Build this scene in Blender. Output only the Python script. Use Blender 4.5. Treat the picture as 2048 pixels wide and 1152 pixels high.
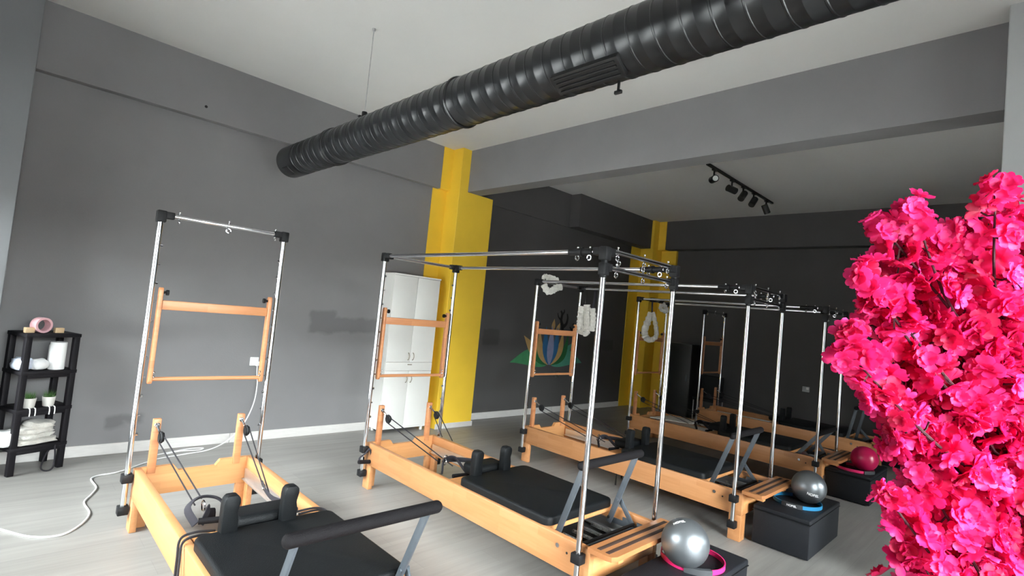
import bpy, bmesh, math, random
from mathutils import Vector, Matrix
from math import sin, cos, pi, radians as R
random.seed(7)
sc = bpy.context.scene
for o in list(bpy.data.objects): bpy.data.objects.remove(o)
C = sc.collection

# ---------------------------------------------------------------- camera, world, daylight, exposure
F, YAW, PIT, ROL, HC = 1042.5, 0.775, 0.050, 0.098, 1.643
fw = Vector((sin(YAW)*cos(PIT), cos(YAW)*cos(PIT), sin(PIT)))
r0 = Vector((cos(YAW), -sin(YAW), 0)); u0 = r0.cross(fw)
rt = r0*cos(ROL) + u0*sin(ROL); up = -r0*sin(ROL) + u0*cos(ROL)
cd = bpy.data.cameras.new('camera'); cam = bpy.data.objects.new('camera', cd); C.objects.link(cam)
cam.matrix_world = Matrix(((rt.x, up.x, -fw.x, 0), (rt.y, up.y, -fw.y, 0), (rt.z, up.z, -fw.z, HC), (0, 0, 0, 1)))
cd.sensor_width = 36; cd.lens = F/2048*36; cd.clip_start = 0.02; cd.clip_end = 200
sc.camera = cam
W = bpy.data.worlds.new('overcast_sky'); sc.world = W; W.use_nodes = True
wb = W.node_tree.nodes['Background']; wb.inputs[0].default_value = (0.96, 0.98, 1.0, 1); wb.inputs[1].default_value = 47
def portal(name, loc, rot, sx, sy):
    l = bpy.data.lights.new(name, 'AREA'); l.shape = 'RECTANGLE'; l.size = sx; l.size_y = sy; l.cycles.is_portal = True
    o = bpy.data.objects.new(name, l); C.objects.link(o); o.location = loc; o.rotation_euler = rot
portal('window_daylight', (-1.25, 3.8, 1.45), (0, R(-90), 0), 2.8, 3.8)
portal('added_openings_daylight', (2.72, -2.65, 1.60), (R(90), 0, 0), 7.5, 3.1)  # guides sky light through the unseen openings added behind the camera
sc.view_settings.view_transform = 'Standard'; sc.view_settings.look = 'None'
sc.view_settings.exposure = 1.0; sc.view_settings.gamma = 1; sc.view_settings.use_curve_mapping = False
sc.cycles.max_bounces = 10; sc.cycles.diffuse_bounces = 6; sc.cycles.glossy_bounces = 4
sc.cycles.sample_clamp_indirect = 8; sc.cycles.caustics_reflective = False; sc.cycles.caustics_refractive = False

# ---------------------------------------------------------------- materials
M = {}
def mat(name, col, rough=0.6, metal=0.0, noise=0.0, nscale=8.0, bump=0.0, bscale=60.0, spec=None, stretch=None, coat=0, sheen=0, sub=0):
    m = bpy.data.materials.new(name); m.use_nodes = True; nt = m.node_tree; b = nt.nodes['Principled BSDF']
    b.inputs['Base Color'].default_value = (*col, 1); b.inputs['Roughness'].default_value = rough; b.inputs['Metallic'].default_value = metal
    if spec is not None: b.inputs['Specular IOR Level'].default_value = spec
    if coat: b.inputs['Coat Weight'].default_value = coat; b.inputs['Coat Roughness'].default_value = 0.2
    if sheen: b.inputs['Sheen Weight'].default_value = sheen
    if noise or bump:
        tc = nt.nodes.new('ShaderNodeTexCoord'); src = tc.outputs['Object']
        if stretch:
            mp = nt.nodes.new('ShaderNodeMapping'); mp.inputs['Scale'].default_value = stretch; nt.links.new(src, mp.inputs[0]); src = mp.outputs[0]
    if noise:
        n = nt.nodes.new('ShaderNodeTexNoise'); n.inputs['Scale'].default_value = nscale; n.inputs['Detail'].default_value = 5; nt.links.new(src, n.inputs[0])
        rp = nt.nodes.new('ShaderNodeMapRange'); rp.inputs[1].default_value = .3; rp.inputs[2].default_value = .7
        rp.inputs[3].default_value = 1-noise; rp.inputs[4].default_value = 1+noise; nt.links.new(n.outputs[0], rp.inputs[0])
        mx = nt.nodes.new('ShaderNodeVectorMath'); mx.operation = 'SCALE'; mx.inputs[0].default_value = col; nt.links.new(rp.outputs[0], mx.inputs['Scale'])
        nt.links.new(mx.outputs[0], b.inputs['Base Color'])
    if bump:
        n2 = nt.nodes.new('ShaderNodeTexNoise'); n2.inputs['Scale'].default_value = bscale; nt.links.new(src, n2.inputs[0])
        bp = nt.nodes.new('ShaderNodeBump'); bp.inputs['Strength'].default_value = bump; bp.inputs['Distance'].default_value = .01
        nt.links.new(n2.outputs[0], bp.inputs['Height']); nt.links.new(bp.outputs[0], b.inputs['Normal'])
    M[name] = m; return m
WALLC = (0.205, 0.20, 0.203)
mat('wall_grey', WALLC, .75, spec=.2, noise=.035, nscale=2.2, bump=.08, bscale=90)
mat('dark_wall_grey', (0.082, 0.079, 0.078), .7, spec=.2, noise=.05, nscale=2.0, bump=.08, bscale=90)
mat('ceiling_white', (0.64, 0.63, 0.61), .85, noise=.02, nscale=1.5, bump=.06, bscale=80)
mat('yellow_paint', (0.80, 0.52, 0.038), .55, noise=.04, nscale=3, bump=.05, bscale=80)
mat('column_grey', (0.15, 0.155, 0.16), .6, noise=.03, nscale=3)
mat('pale_grey_paint', (0.40, 0.41, 0.41), .6, noise=.03, nscale=3)
mat('baseboard_white', (0.58, 0.56, 0.54), .5, noise=.05, nscale=12, stretch=(1, 4, 8))
mat('chrome', (0.72, 0.72, 0.74), .10, 1.0)
mat('dull_metal', (0.55, 0.55, 0.55), .35, 1.0, noise=.08, nscale=30)
mat('aluminium', (0.78, 0.79, 0.80), .35, 1.0, noise=.05, nscale=20, stretch=(10, 1, 10))
mat('black_plastic', (0.008, 0.008, 0.009), .55, spec=.25)
mat('black_foam', (0.006, 0.005, 0.006), .7, spec=.2, bump=.3, bscale=300)
mat('black_leather', (0.005, 0.006, 0.007), .5, spec=.22, bump=.25, bscale=260)
mat('box_leather', (0.010, 0.011, 0.014), .55, spec=.25, bump=.3, bscale=220)
mat('steel_grey', (0.068, 0.080, 0.094), .42, noise=.1, nscale=15)
mat('black_rope', (0.014, 0.012, 0.016), .8, bump=.6, bscale=500)
mat('webbing', (0.016, 0.014, 0.020), .85, bump=.4, bscale=400)
mat('dark_cavity', (0.018, 0.017, 0.016), .8, noise=.2, nscale=20)
mat('duct_black', (0.010, 0.011, 0.012), .32, 0.0, noise=.25, nscale=5, spec=.5)
mat('white_laminate', (0.80, 0.79, 0.755), .35, noise=.02, nscale=3)
mat('white_plastic', (0.78, 0.78, 0.76), .4)
mat('fleece', (0.62, 0.60, 0.55), .95, noise=.12, nscale=40, bump=.8, bscale=120, sheen=.3)
mat('towel', (0.60, 0.57, 0.52), .95, noise=.10, nscale=30, bump=.7, bscale=150, sheen=.3)
mat('paper', (0.80, 0.80, 0.80), .8, noise=.02, nscale=20, bump=.1, bscale=150)
mat('pale_blue_cloth', (0.55, 0.60, 0.70), .9, noise=.1, nscale=12, bump=.3, bscale=60)
mat('black_wood', (0.007, 0.006, 0.008), .6, spec=.2, noise=.2, nscale=10, bump=.1)
mat('pink_ceramic', (0.72, 0.42, 0.45), .5, noise=.05)
mat('light_wood_block', (0.62, 0.44, 0.26), .6, noise=.12, nscale=10, stretch=(1, 6, 6))
mat('pot_cream', (0.60, 0.58, 0.54), .6, noise=.05)
mat('leaf_green', (0.05, 0.13, 0.025), .6, noise=.3, nscale=20)
mat('soil', (0.03, 0.02, 0.012), .9, noise=.3, nscale=30)
mat('silver_rubber', (0.22, 0.235, 0.25), .38, .8, noise=.03, nscale=20, bump=.05, bscale=200)
mat('magenta_rubber', (0.48, 0.008, 0.075), .30, noise=.04, nscale=10)
mat('pink_ring', (0.80, 0.02, 0.16), .45)
mat('blue_ring', (0.02, 0.23, 0.46), .45)
mat('ring_pad', (0.035, 0.038, 0.042), .6)
mat('print_white', (0.85, 0.85, 0.85), .6)
mat('cable_white', (0.74, 0.74, 0.74), .5)
mat('lamp_black', (0.006, 0.006, 0.006), .45)
mat('bark', (0.05, 0.012, 0.018), .9, noise=.3, nscale=30, bump=.8, bscale=50)
mat('mural_green', (0.045, 0.22, 0.09), .75, noise=.1, nscale=10)
mat('mural_dark_green', (0.012, 0.11, 0.03), .75, noise=.1, nscale=10)
mat('mural_mint', (0.06, 0.25, 0.17), .75, noise=.1, nscale=10)
mat('mural_blue', (0.02, 0.11, 0.24), .75, noise=.1, nscale=10)
mat('mural_lilac', (0.22, 0.23, 0.36), .75, noise=.1, nscale=10)
mat('mural_ochre', (0.42, 0.26, 0.10), .75, noise=.1, nscale=10)
mat('mural_black', (0.004, 0.003, 0.003), .8)
mat('brass_dull', (0.30, 0.26, 0.20), .4, .8)
mat('asphalt', (0.20, 0.195, 0.19), .9, noise=.2, nscale=3)
mat('added_facade', (0.10, 0.098, 0.095), .9, noise=.1, nscale=1)
mat('lens_lit_pale', (0.75, 0.78, 0.75), .15)
def wood(name, c1, c2, rough=.42, axis='Y'):
    m = bpy.data.materials.new(name); m.use_nodes = True; nt = m.node_tree; b = nt.nodes['Principled BSDF']; L = nt.links
    tc = nt.nodes.new('ShaderNodeTexCoord')
    mp = nt.nodes.new('ShaderNodeMapping')
    # staves glued end to end: long brick cells along the rail
    mp.inputs['Rotation'].default_value = (0, R(90), R(90)) if axis == 'Y' else (R(90), 0, 0)
    L.new(tc.outputs['Object'], mp.inputs[0])
    br = nt.nodes.new('ShaderNodeTexBrick'); br.inputs['Scale'].default_value = 1.0; br.inputs['Brick Width'].default_value = .34; br.inputs['Row Height'].default_value = .048
    br.inputs['Mortar Size'].default_value = 0.0; br.inputs['Color1'].default_value = (0, 0, 0, 1); br.inputs['Color2'].default_value = (1, 1, 1, 1); br.offset = .43; br.inputs['Bias'].default_value = -.25
    L.new(mp.outputs[0], br.inputs[0])
    n = nt.nodes.new('ShaderNodeTexNoise'); n.inputs['Scale'].default_value = 9; n.inputs['Detail'].default_value = 6
    m2 = nt.nodes.new('ShaderNodeMapping'); m2.inputs['Scale'].default_value = (5, .5, 5) if axis == 'Y' else (.5, 5, 5); L.new(tc.outputs['Object'], m2.inputs[0]); L.new(m2.outputs[0], n.inputs[0])
    ad = nt.nodes.new('ShaderNodeMath'); ad.operation = 'MULTIPLY_ADD'; ad.inputs[1].default_value = .55; L.new(br.outputs['Color'], ad.inputs[0])
    sb = nt.nodes.new('ShaderNodeMath'); sb.operation = 'MULTIPLY_ADD'; sb.inputs[1].default_value = 1.1; sb.inputs[2].default_value = -.35; L.new(n.outputs[0], sb.inputs[0]); L.new(sb.outputs[0], ad.inputs[2])
    mx = nt.nodes.new('ShaderNodeMix'); mx.data_type = 'RGBA'; mx.inputs[6].default_value = (*c1, 1); mx.inputs[7].default_value = (*c2, 1); L.new(ad.outputs[0], mx.inputs[0])
    L.new(mx.outputs[2], b.inputs['Base Color']); b.inputs['Roughness'].default_value = rough
    M[name] = m
wood('beech', (0.57, 0.27, 0.115), (0.45, 0.185, 0.062))
wood('beech_cross', (0.62, 0.30, 0.12), (0.50, 0.21, 0.07), axis='X')
wood('platform_wood', (0.42, 0.185, 0.07), (0.33, 0.125, 0.045), axis='X')
mat('groove_shade_brown', (0.045, 0.022, 0.014), .7)
wood('tower_wood', (0.56, 0.25, 0.11), (0.42, 0.15, 0.06), axis='X')
# painted wall with darker touch-up patches of fresh paint
def patched(name, base, patches, factor):
    m = mat(name, base, .75, spec=.2, noise=.035, nscale=2.2, bump=.08, bscale=90); nt = m.node_tree; L = nt.links; b = nt.nodes['Principled BSDF']
    src = b.inputs['Base Color'].links[0].from_socket
    tc = nt.nodes.new('ShaderNodeTexCoord'); sep = nt.nodes.new('ShaderNodeSeparateXYZ')
    nz = nt.nodes.new('ShaderNodeTexNoise'); nz.inputs['Scale'].default_value = 7; L.new(tc.outputs['Object'], nz.inputs[0])
    wv = nt.nodes.new('ShaderNodeVectorMath'); wv.operation = 'MULTIPLY_ADD'; wv.inputs[1].default_value = (.10, .1, .10); L.new(nz.outputs['Color'], wv.inputs[0]); L.new(tc.outputs['Object'], wv.inputs[2]); L.new(wv.outputs[0], sep.inputs[0])
    tot = None
    for (x0, x1, z0, z1) in patches:
        def rng(out, a, b_):
            q = nt.nodes.new('ShaderNodeMath'); q.operation = 'SUBTRACT'; q.inputs[1].default_value = (a+b_)/2+.05; L.new(out, q.inputs[0])
            ab = nt.nodes.new('ShaderNodeMath'); ab.operation = 'ABSOLUTE'; L.new(q.outputs[0], ab.inputs[0])
            mr = nt.nodes.new('ShaderNodeMapRange'); h = (b_-a)/2; mr.inputs[1].default_value = h; mr.inputs[2].default_value = h+.04; mr.inputs[3].default_value = 1; mr.inputs[4].default_value = 0
            L.new(ab.outputs[0], mr.inputs[0]); return mr.outputs[0]
        p = nt.nodes.new('ShaderNodeMath'); p.operation = 'MULTIPLY'; L.new(rng(sep.outputs[0], x0, x1), p.inputs[0]); L.new(rng(sep.outputs[2], z0, z1), p.inputs[1])
        if tot is None: tot = p.outputs[0]
        else:
            a_ = nt.nodes.new('ShaderNodeMath'); a_.operation = 'MAXIMUM'; L.new(tot, a_.inputs[0]); L.new(p.outputs[0], a_.inputs[1]); tot = a_.outputs[0]
    mr = nt.nodes.new('ShaderNodeMapRange'); mr.inputs[3].default_value = 1; mr.inputs[4].default_value = factor; L.new(tot, mr.inputs[0])
    sc_ = nt.nodes.new('ShaderNodeVectorMath'); sc_.operation = 'SCALE'; L.new(src, sc_.inputs[0]); L.new(mr.outputs[0], sc_.inputs['Scale'])
    for l in list(b.inputs['Base Color'].links): L.remove(l)
    L.new(sc_.outputs[0], b.inputs['Base Color'])
patched('long_wall_paint', WALLC, [(2.64, 2.92, 1.22, 1.44), (2.9, 3.58, 1.24, 1.38), (.84, .95, .26, .33), (.95, 1.1, .29, .32)], .72)
patched('far_wall_paint', (0.082, 0.079, 0.078), [(5.36, 5.66, 1.16, 1.36), (8.3, 8.8, 1.14, 1.3)], .72)
# laminate floor: pale grey boards running along the room
def floor_mat():
    m = bpy.data.materials.new('floor_laminate'); m.use_nodes = True; nt = m.node_tree; b = nt.nodes['Principled BSDF']; L = nt.links
    tc = nt.nodes.new('ShaderNodeTexCoord')
    br = nt.nodes.new('ShaderNodeTexBrick'); br.inputs['Scale'].default_value = 1; br.inputs['Brick Width'].default_value = 1.28; br.inputs['Row Height'].default_value = .19; br.inputs['Mortar Size'].default_value = .0012
    br.inputs['Color1'].default_value = (.9, .9, .9, 1); br.inputs['Color2'].default_value = (1.06, 1.06, 1.06, 1); br.inputs['Mortar'].default_value = (.72, .72, .72, 1); br.offset = .37
    L.new(tc.outputs['Object'], br.inputs[0])
    mp = nt.nodes.new('ShaderNodeMapping'); mp.inputs['Scale'].default_value = (.7, 9, 1); L.new(tc.outputs['Object'], mp.inputs[0])
    n = nt.nodes.new('ShaderNodeTexNoise'); n.inputs['Scale'].default_value = 1.6; n.inputs['Detail'].default_value = 7; n.inputs['Roughness'].default_value = .6; L.new(mp.outputs[0], n.inputs[0])
    cr = nt.nodes.new('ShaderNodeValToRGB'); cr.color_ramp.elements[0].position = .30; cr.color_ramp.elements[0].color = (.215, .205, .192, 1); cr.color_ramp.elements[1].position = .70; cr.color_ramp.elements[1].color = (.282, .270, .254, 1)
    L.new(n.outputs[0], cr.inputs[0])
    mx = nt.nodes.new('ShaderNodeMix'); mx.data_type = 'RGBA'; mx.blend_type = 'MULTIPLY'; mx.inputs[0].default_value = .8; L.new(cr.outputs[0], mx.inputs[6]); L.new(br.outputs['Color'], mx.inputs[7])
    L.new(mx.outputs[2], b.inputs['Base Color']); b.inputs['Roughness'].default_value = .42; b.inputs['Specular IOR Level'].default_value = .45
    M['floor_laminate'] = m
floor_mat()
def petal_mat(name, col, tcol):
    m = bpy.data.materials.new(name); m.use_nodes = True; nt = m.node_tree; L = nt.links; b = nt.nodes['Principled BSDF']; out = nt.nodes['Material Output']
    tc = nt.nodes.new('ShaderNodeTexCoord'); n = nt.nodes.new('ShaderNodeTexNoise'); n.inputs['Scale'].default_value = 60; L.new(tc.outputs['Object'], n.inputs[0])
    mr = nt.nodes.new('ShaderNodeMapRange'); mr.inputs[3].default_value = .85; mr.inputs[4].default_value = 1.15; L.new(n.outputs[0], mr.inputs[0])
    s = nt.nodes.new('ShaderNodeVectorMath'); s.operation = 'SCALE'; s.inputs[0].default_value = col; L.new(mr.outputs[0], s.inputs['Scale']); L.new(s.outputs[0], b.inputs['Base Color'])
    b.inputs['Roughness'].default_value = .6
    t = nt.nodes.new('ShaderNodeBsdfTranslucent'); t.inputs[0].default_value = (*tcol, 1)
    mx = nt.nodes.new('ShaderNodeMixShader'); mx.inputs[0].default_value = .38; L.new(b.outputs[0], mx.inputs[1]); L.new(t.outputs[0], mx.inputs[2]); L.new(mx.outputs[0], out.inputs[0])
    M[name] = m
petal_mat('petal_pink', (0.80, 0.016, 0.19), (0.84, 0.025, 0.20))
petal_mat('petal_light_pink', (0.86, 0.035, 0.26), (0.90, 0.04, 0.24))
petal_mat('petal_deep_pink', (0.60, 0.006, 0.09), (0.68, 0.008, 0.08))
def glass_mat():
    m = bpy.data.materials.new('window_glass'); m.use_nodes = True; nt = m.node_tree; nt.nodes.remove(nt.nodes['Principled BSDF']); out = nt.nodes['Material Output']
    t = nt.nodes.new('ShaderNodeBsdfTransparent'); t.inputs[0].default_value = (.93, .96, .96, 1); g = nt.nodes.new('ShaderNodeBsdfGlossy'); g.inputs[1].default_value = .02
    fr = nt.nodes.new('ShaderNodeFresnel'); fr.inputs[0].default_value = 1.45; mx = nt.nodes.new('ShaderNodeMixShader')
    nt.links.new(fr.outputs[0], mx.inputs[0]); nt.links.new(t.outputs[0], mx.inputs[1]); nt.links.new(g.outputs[0], mx.inputs[2]); nt.links.new(mx.outputs[0], out.inputs[0]); M['window_glass'] = m
glass_mat()

# ---------------------------------------------------------------- mesh helpers
class MB:
    def __init__(s): s.bm = bmesh.new()
    def box(s, x0, x1, y0, y1, z0, z1, bev=0.0, seg=2, rot=None):
        b = bmesh.new(); bmesh.ops.create_cube(b, size=1)
        for v in b.verts: v.co = Vector((x0+(v.co.x+.5)*(x1-x0), y0+(v.co.y+.5)*(y1-y0), z0+(v.co.z+.5)*(z1-z0)))
        if bev > 0: bmesh.ops.bevel(b, geom=b.edges[:], offset=bev, segments=seg, profile=.5, affect='EDGES')
        return s.add(b, rot)
    def add(s, b, mtx=None):
        if mtx is not None: bmesh.ops.transform(b, matrix=mtx, verts=b.verts[:])
        me = bpy.data.meshes.new('t'); b.to_mesh(me); b.free(); s.bm.from_mesh(me); bpy.data.meshes.remove(me); return s
    def cyl(s, a, b_, r, r2=None, n=16, caps=True):
        a = Vector(a); b_ = Vector(b_); d = b_-a; b = bmesh.new()
        bmesh.ops.create_cone(b, cap_ends=caps, segments=n, radius1=r, radius2=r if r2 is None else r2, depth=d.length)
        q = Vector((0, 0, 1)).rotation_difference(d.normalized()).to_matrix().to_4x4()
        return s.add(b, Matrix.Translation((a+b_)/2) @ q)
    def sphere(s, c, r, n=16, sc_=(1, 1, 1)):
        b = bmesh.new(); bmesh.ops.create_uvsphere(b, u_segments=n*2, v_segments=n, radius=r)
        return s.add(b, Matrix.Translation(c) @ Matrix.Diagonal((*sc_, 1)))
    def tube(s, pts, r, n=8, closed=False, flat=None):
        pts = [Vector(p) for p in pts]; N = len(pts); rings = []; prev = None
        rr = r if isinstance(r, (list, tuple)) else [r]*N
        for i, p in enumerate(pts):
            if closed: t = (pts[(i+1) % N]-pts[i-1])
            else: t = (pts[min(i+1, N-1)]-pts[max(i-1, 0)])
            t.normalize()
            if prev is None:
                x = t.orthogonal().normalized() if abs(t.z) > .9 else Vector((0, 0, 1)).cross(t).normalized()
            else: x = (prev-t*prev.dot(t)).normalized()
            prev = x; y = t.cross(x)
            fx, fy = flat if flat else (1, 1)
            rings.append([s.bm.verts.new(p+x*cos(2*pi*k/n)*rr[i]*fx+y*sin(2*pi*k/n)*rr[i]*fy) for k in range(n)])
        for i in range(N if closed else N-1):
            A, B = rings[i], rings[(i+1) % N]
            for k in range(n): s.bm.faces.new((A[k], A[(k+1) % n], B[(k+1) % n], B[k]))
        if not closed: s.bm.faces.new(rings[0][::-1]); s.bm.faces.new(rings[-1])
        return s
    def prism(s, poly, d0, d1, plane='XY', bev=0):
        b = bmesh.new()
        def P(a, c, d): return {'XY': (a, c, d), 'XZ': (a, d, c), 'YZ': (d, a, c)}[plane]
        v0 = [b.verts.new(P(a, c, d0)) for a, c in poly]; v1 = [b.verts.new(P(a, c, d1)) for a, c in poly]; n = len(poly)
        b.faces.new(v0); b.faces.new(v1[::-1])
        for i in range(n): b.faces.new((v0[i], v0[(i+1) % n], v1[(i+1) % n], v1[i]))
        bmesh.ops.recalc_face_normals(b, faces=b.faces[:])
        if bev: bmesh.ops.bevel(b, geom=b.edges[:], offset=bev, segments=2, profile=.5, affect='EDGES')
        return s.add(b)
    def lathe(s, prof, c=(0, 0, 0), n=24):
        rings = [[s.bm.verts.new((c[0]+r*cos(2*pi*k/n), c[1]+r*sin(2*pi*k/n), c[2]+z)) for k in range(n)] for r, z in prof]
        for A, B in zip(rings, rings[1:]):
            for k in range(n): s.bm.faces.new((A[k], A[(k+1) % n], B[(k+1) % n], B[k]))
        s.bm.faces.new(rings[0][::-1]); s.bm.faces.new(rings[-1]); return s
    def torus(s, c, Rr, r, axis='Z', n=24, m=8):
        pts = []
        for k in range(n):
            a = 2*pi*k/n; u, v = Rr*cos(a), Rr*sin(a)
            pts.append({'Z': (c[0]+u, c[1]+v, c[2]), 'X': (c[0], c[1]+u, c[2]+v), 'Y': (c[0]+u, c[1], c[2]+v)}[axis])
        return s.tube(pts, r, m, closed=True)
    def mesh(s, name, smooth=True, angle=35):
        me = bpy.data.meshes.new(name); bmesh.ops.recalc_face_normals(s.bm, faces=s.bm.faces[:]); s.bm.to_mesh(me); s.bm.free()
        if smooth:
            for p in me.polygons: p.use_smooth = True
            try: me.set_sharp_from_angle(angle=R(angle))
            except Exception: pass
        return me
def link(name, me, m, parent=None, label=None):
    o = bpy.data.objects.new(name, me); C.objects.link(o)
    if m is not None and not me.materials: me.materials.append(M[m])
    if parent: o.parent = parent
    if label: o['label'] = label
    return o
def part(name, mb, m, parent=None, label=None, smooth=True, angle=35): return link(name, mb.mesh(name, smooth, angle), m, parent, label)
cache = {}
def cpart(key, name, fn, m, parent, label=None):
    if key not in cache: me = fn().mesh(name); me.materials.append(M[m]); cache[key] = me
    return link(name, cache[key], None, parent, label)
def tag(o, label, cat, group=None):
    o['label'] = label; o['category'] = cat
    if group: o['group'] = group
    return o
def thing(name, label, cat, loc=(0, 0, 0), rz=0, group=None, rot=None):
    o = bpy.data.objects.new(name, None); C.objects.link(o); o.location = loc; o.rotation_euler = rot or (0, 0, rz); o.empty_display_size = .1
    return tag(o, label, cat, group)
def struct(name, mb, m, parent=None, smooth=False):
    o = part(name, mb, m, parent, smooth=smooth)
    if not parent: o['kind'] = 'structure'
    return o
def bez(pts, n=8):
    """Catmull-Rom through pts"""
    P = [Vector(p) for p in pts]; P = [P[0]*2-P[1]]+P+[P[-1]*2-P[-2]]; out = []
    for i in range(1, len(P)-2):
        for k in range(n):
            t = k/n; a, b, c, d = P[i-1], P[i], P[i+1], P[i+2]
            out.append(.5*((2*b)+(c-a)*t+(2*a-5*b+4*c-d)*t*t+(3*b-a-3*c+d)*t**3))
    out.append(P[-2]); return out

# ---------------------------------------------------------------- room shell
WT, WX = 3.0, 2.75
XW, XE, YL, YB, ZC, ZB = -1.10, 9.95, 5.98, -2.5, 3.87, 3.28
struct('floor', MB().box(XW-.2, XE+.2, YB-.2, YL+.2, -.12, 0), 'floor_laminate')
struct('ceiling', MB().box(XW-.2, XE+.2, YB-.2, YL+.2, ZC, ZC+.15), 'ceiling_white')
struct('wall_long', MB().box(XW-.2, 4.6, YL, YL+.2, -.1, ZC+.1), 'long_wall_paint')
struct('wall_long_far', MB().box(4.6, XE+.2, YL, YL+.2, -.1, ZC+.1), 'far_wall_paint')
struct('wall_far_end', MB().box(XE, XE+.2, YB-.2, YL+.1, -.1, ZC+.1), 'dark_wall_grey')
struct('wall_behind', MB().box(3.25, 5.5, YB-.15, YB, -.1, ZC+.1).box(6.4, XE+.1, YB-.15, YB, -.1, ZC+.1).box(5.5, 6.4, YB-.15, YB, 2.15, ZC+.1).box(XW-.2, -.95, YB-.15, YB, -.1, ZC+.1).box(-.95, 3.25, YB-.15, YB, -.1, .12).box(-.95, 3.25, YB-.15, YB, WT, ZC+.1), 'wall_grey')
# downstand beams
struct('trim_1', MB().box(.03, 4.21, YL-.085, YL+.01, ZB, ZC+.01, .004), 'wall_grey')
struct('trim_2', MB().box(4.76, 7.1, YL-.03, YL+.01, ZB, ZC+.01, .004), 'dark_wall_grey')
struct('trim_3', MB().box(7.1, 9.8, YL-.24, YL+.01, ZB, ZC+.01, .004), 'dark_wall_grey')
struct('trim_4', MB().box(4.52, 4.76, YB-.01, YL-.02, ZB, ZC+.01, .004), 'wall_grey')
struct('trim_5', MB().box(9.72, XE+.01, YB-.01, 5.515, ZB, ZC+.01, .004), 'dark_wall_grey')
# bolt hole in the beam above the long wall
h = part('bolt_hole', MB().cyl((1.284, 5.8935, 3.40), (1.284, 5.898, 3.40), .014, n=12), 'mural_black'); h.parent = bpy.data.objects['trim_1']
# pillars
struct('trim_6', MB().box(4.366, 5.0, 5.676, YL+.01, -.01, ZB, .006).box(4.366, 4.52, 5.676, YL+.01, ZB-.01, ZC+.005, .006).box(4.13, 4.37, YL-.012, YL+.01, -.01, ZB, 0).box(4.20, 4.37, YL-.090, YL+.01, ZB+.0, ZC+.005, 0), 'yellow_paint')
struct('trim_7', MB().box(9.52, 9.99, 5.68, YL+.01, -.01, ZC+.005, .006).box(9.18, 9.53, YL-.012, YL+.01, -.01, ZB, 0).box(9.88, XE+.01, 5.34, 5.72, -.01, ZB-.002, .004).box(9.71, XE+.01, 5.517, 5.72, ZB-.004, ZC+.005, .004), 'yellow_paint')
struct('trim_8', MB().box(4.30, 4.80, -.45, .205, -.01, ZC+.01, .006), 'pale_grey_paint')
# corner column beside the shop window
struct('trim_9', MB().box(XW-.05, .035, 5.60, YL+.01, -.01, ZC+.01, .006), 'column_grey')
struct('trim_10', MB().box(XW-.02, -.62, YB, 5.61, 3.42, ZC+.01, .004), 'wall_grey')
# baseboards: lengths butted end to end
def baseboard(name, segs):
    root = part(name, MB().box(*segs[0], .004), 'baseboard_white', smooth=False); root['kind'] = 'structure'
    for s_ in segs[1:]: part('board', MB().box(*s_, .004), 'baseboard_white', root, smooth=False)
baseboard('baseboard_long', [(.04, 1.9, YL-.016, YL, 0, .10), (1.903, 4.128, YL-.016, YL, 0, .10), (5.0, 7.1, YL-.016, YL, 0, .10), (7.103, 9.17, YL-.016, YL, 0, .10)])
baseboard('baseboard_pillar', [(4.36, 5.012, 5.66, 5.676, 0, .07), (5.0, 5.014, 5.676, YL-.016, 0, .07)])
baseboard('baseboard_far', [(XE-.016, XE, YB, 1.2, 0, .10), (XE-.016, XE, 1.203, 5.35, 0, .10)])
# shop window wall (daylight side)
def window(n, y0, y1):
    fr = MB(); t = .06
    fr.box(XW-.10, XW, y0, y0+t, .12, WX, .004).box(XW-.10, XW, y1-t, y1, .12, WX, .004)
    fr.box(XW-.10, XW, y0+t, y1-t, .12, .12+t, .004).box(XW-.10, XW, y0+t, y1-t, WX-t, WX, .004).box(XW-.10, XW, y0+t, y1-t, 2.15, 2.15+t, .004)
    w = part(f'window_{n}', fr, 'steel_grey', smooth=False); w['kind'] = 'structure'
    part('pane', MB().box(XW-.056, XW-.048, y0+t, y1-t, .12+t, 2.15), 'window_glass', w, smooth=False)
    part('pane', MB().box(XW-.056, XW-.048, y0+t, y1-t, 2.15+t, WX-t), 'window_glass', w, smooth=False)
for i, (a, b) in enumerate([(2.0, 3.2), (3.2, 4.4), (4.4, 5.6)]): window(i+1, a, b)
def added_window(n, x0, x1):  # unseen windows added behind the camera to light the long wall
    fr = MB(); t = .06
    fr.box(x0, x0+t, YB-.10, YB, .12, WT, .004).box(x1-t, x1, YB-.10, YB, .12, WT, .004)
    fr.box(x0+t, x1-t, YB-.10, YB, .12, .12+t, .004).box(x0+t, x1-t, YB-.10, YB, WT-t, WT, .004).box(x0+t, x1-t, YB-.10, YB, 2.55, 2.55+t, .004)
    w = part(f'window_{n}', fr, 'steel_grey', smooth=False); w['kind'] = 'structure'
    part('pane', MB().box(x0+t, x1-t, YB-.056, YB-.048, .12+t, 2.55), 'window_glass', w, smooth=False)
    part('pane', MB().box(x0+t, x1-t, YB-.056, YB-.048, 2.55+t, WT-t), 'window_glass', w, smooth=False)
for i, (a, b) in enumerate([(-.95, .45), (.45, 1.85), (1.85, 3.25)]): added_window(i+4, a, b)
struct('wall_window', MB().box(XW-.15, XW, YB-.1, 2.0, -.1, ZC).box(XW-.15, XW, 2.0, 5.65, -.1, .12).box(XW-.15, XW, 2.0, 5.65, WX, ZC), 'wall_grey')
struct('wall_window_return', MB().box(XW-.2, XW-.01, 5.6, YL+.2, -.1, ZC+.1), 'wall_grey')
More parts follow.
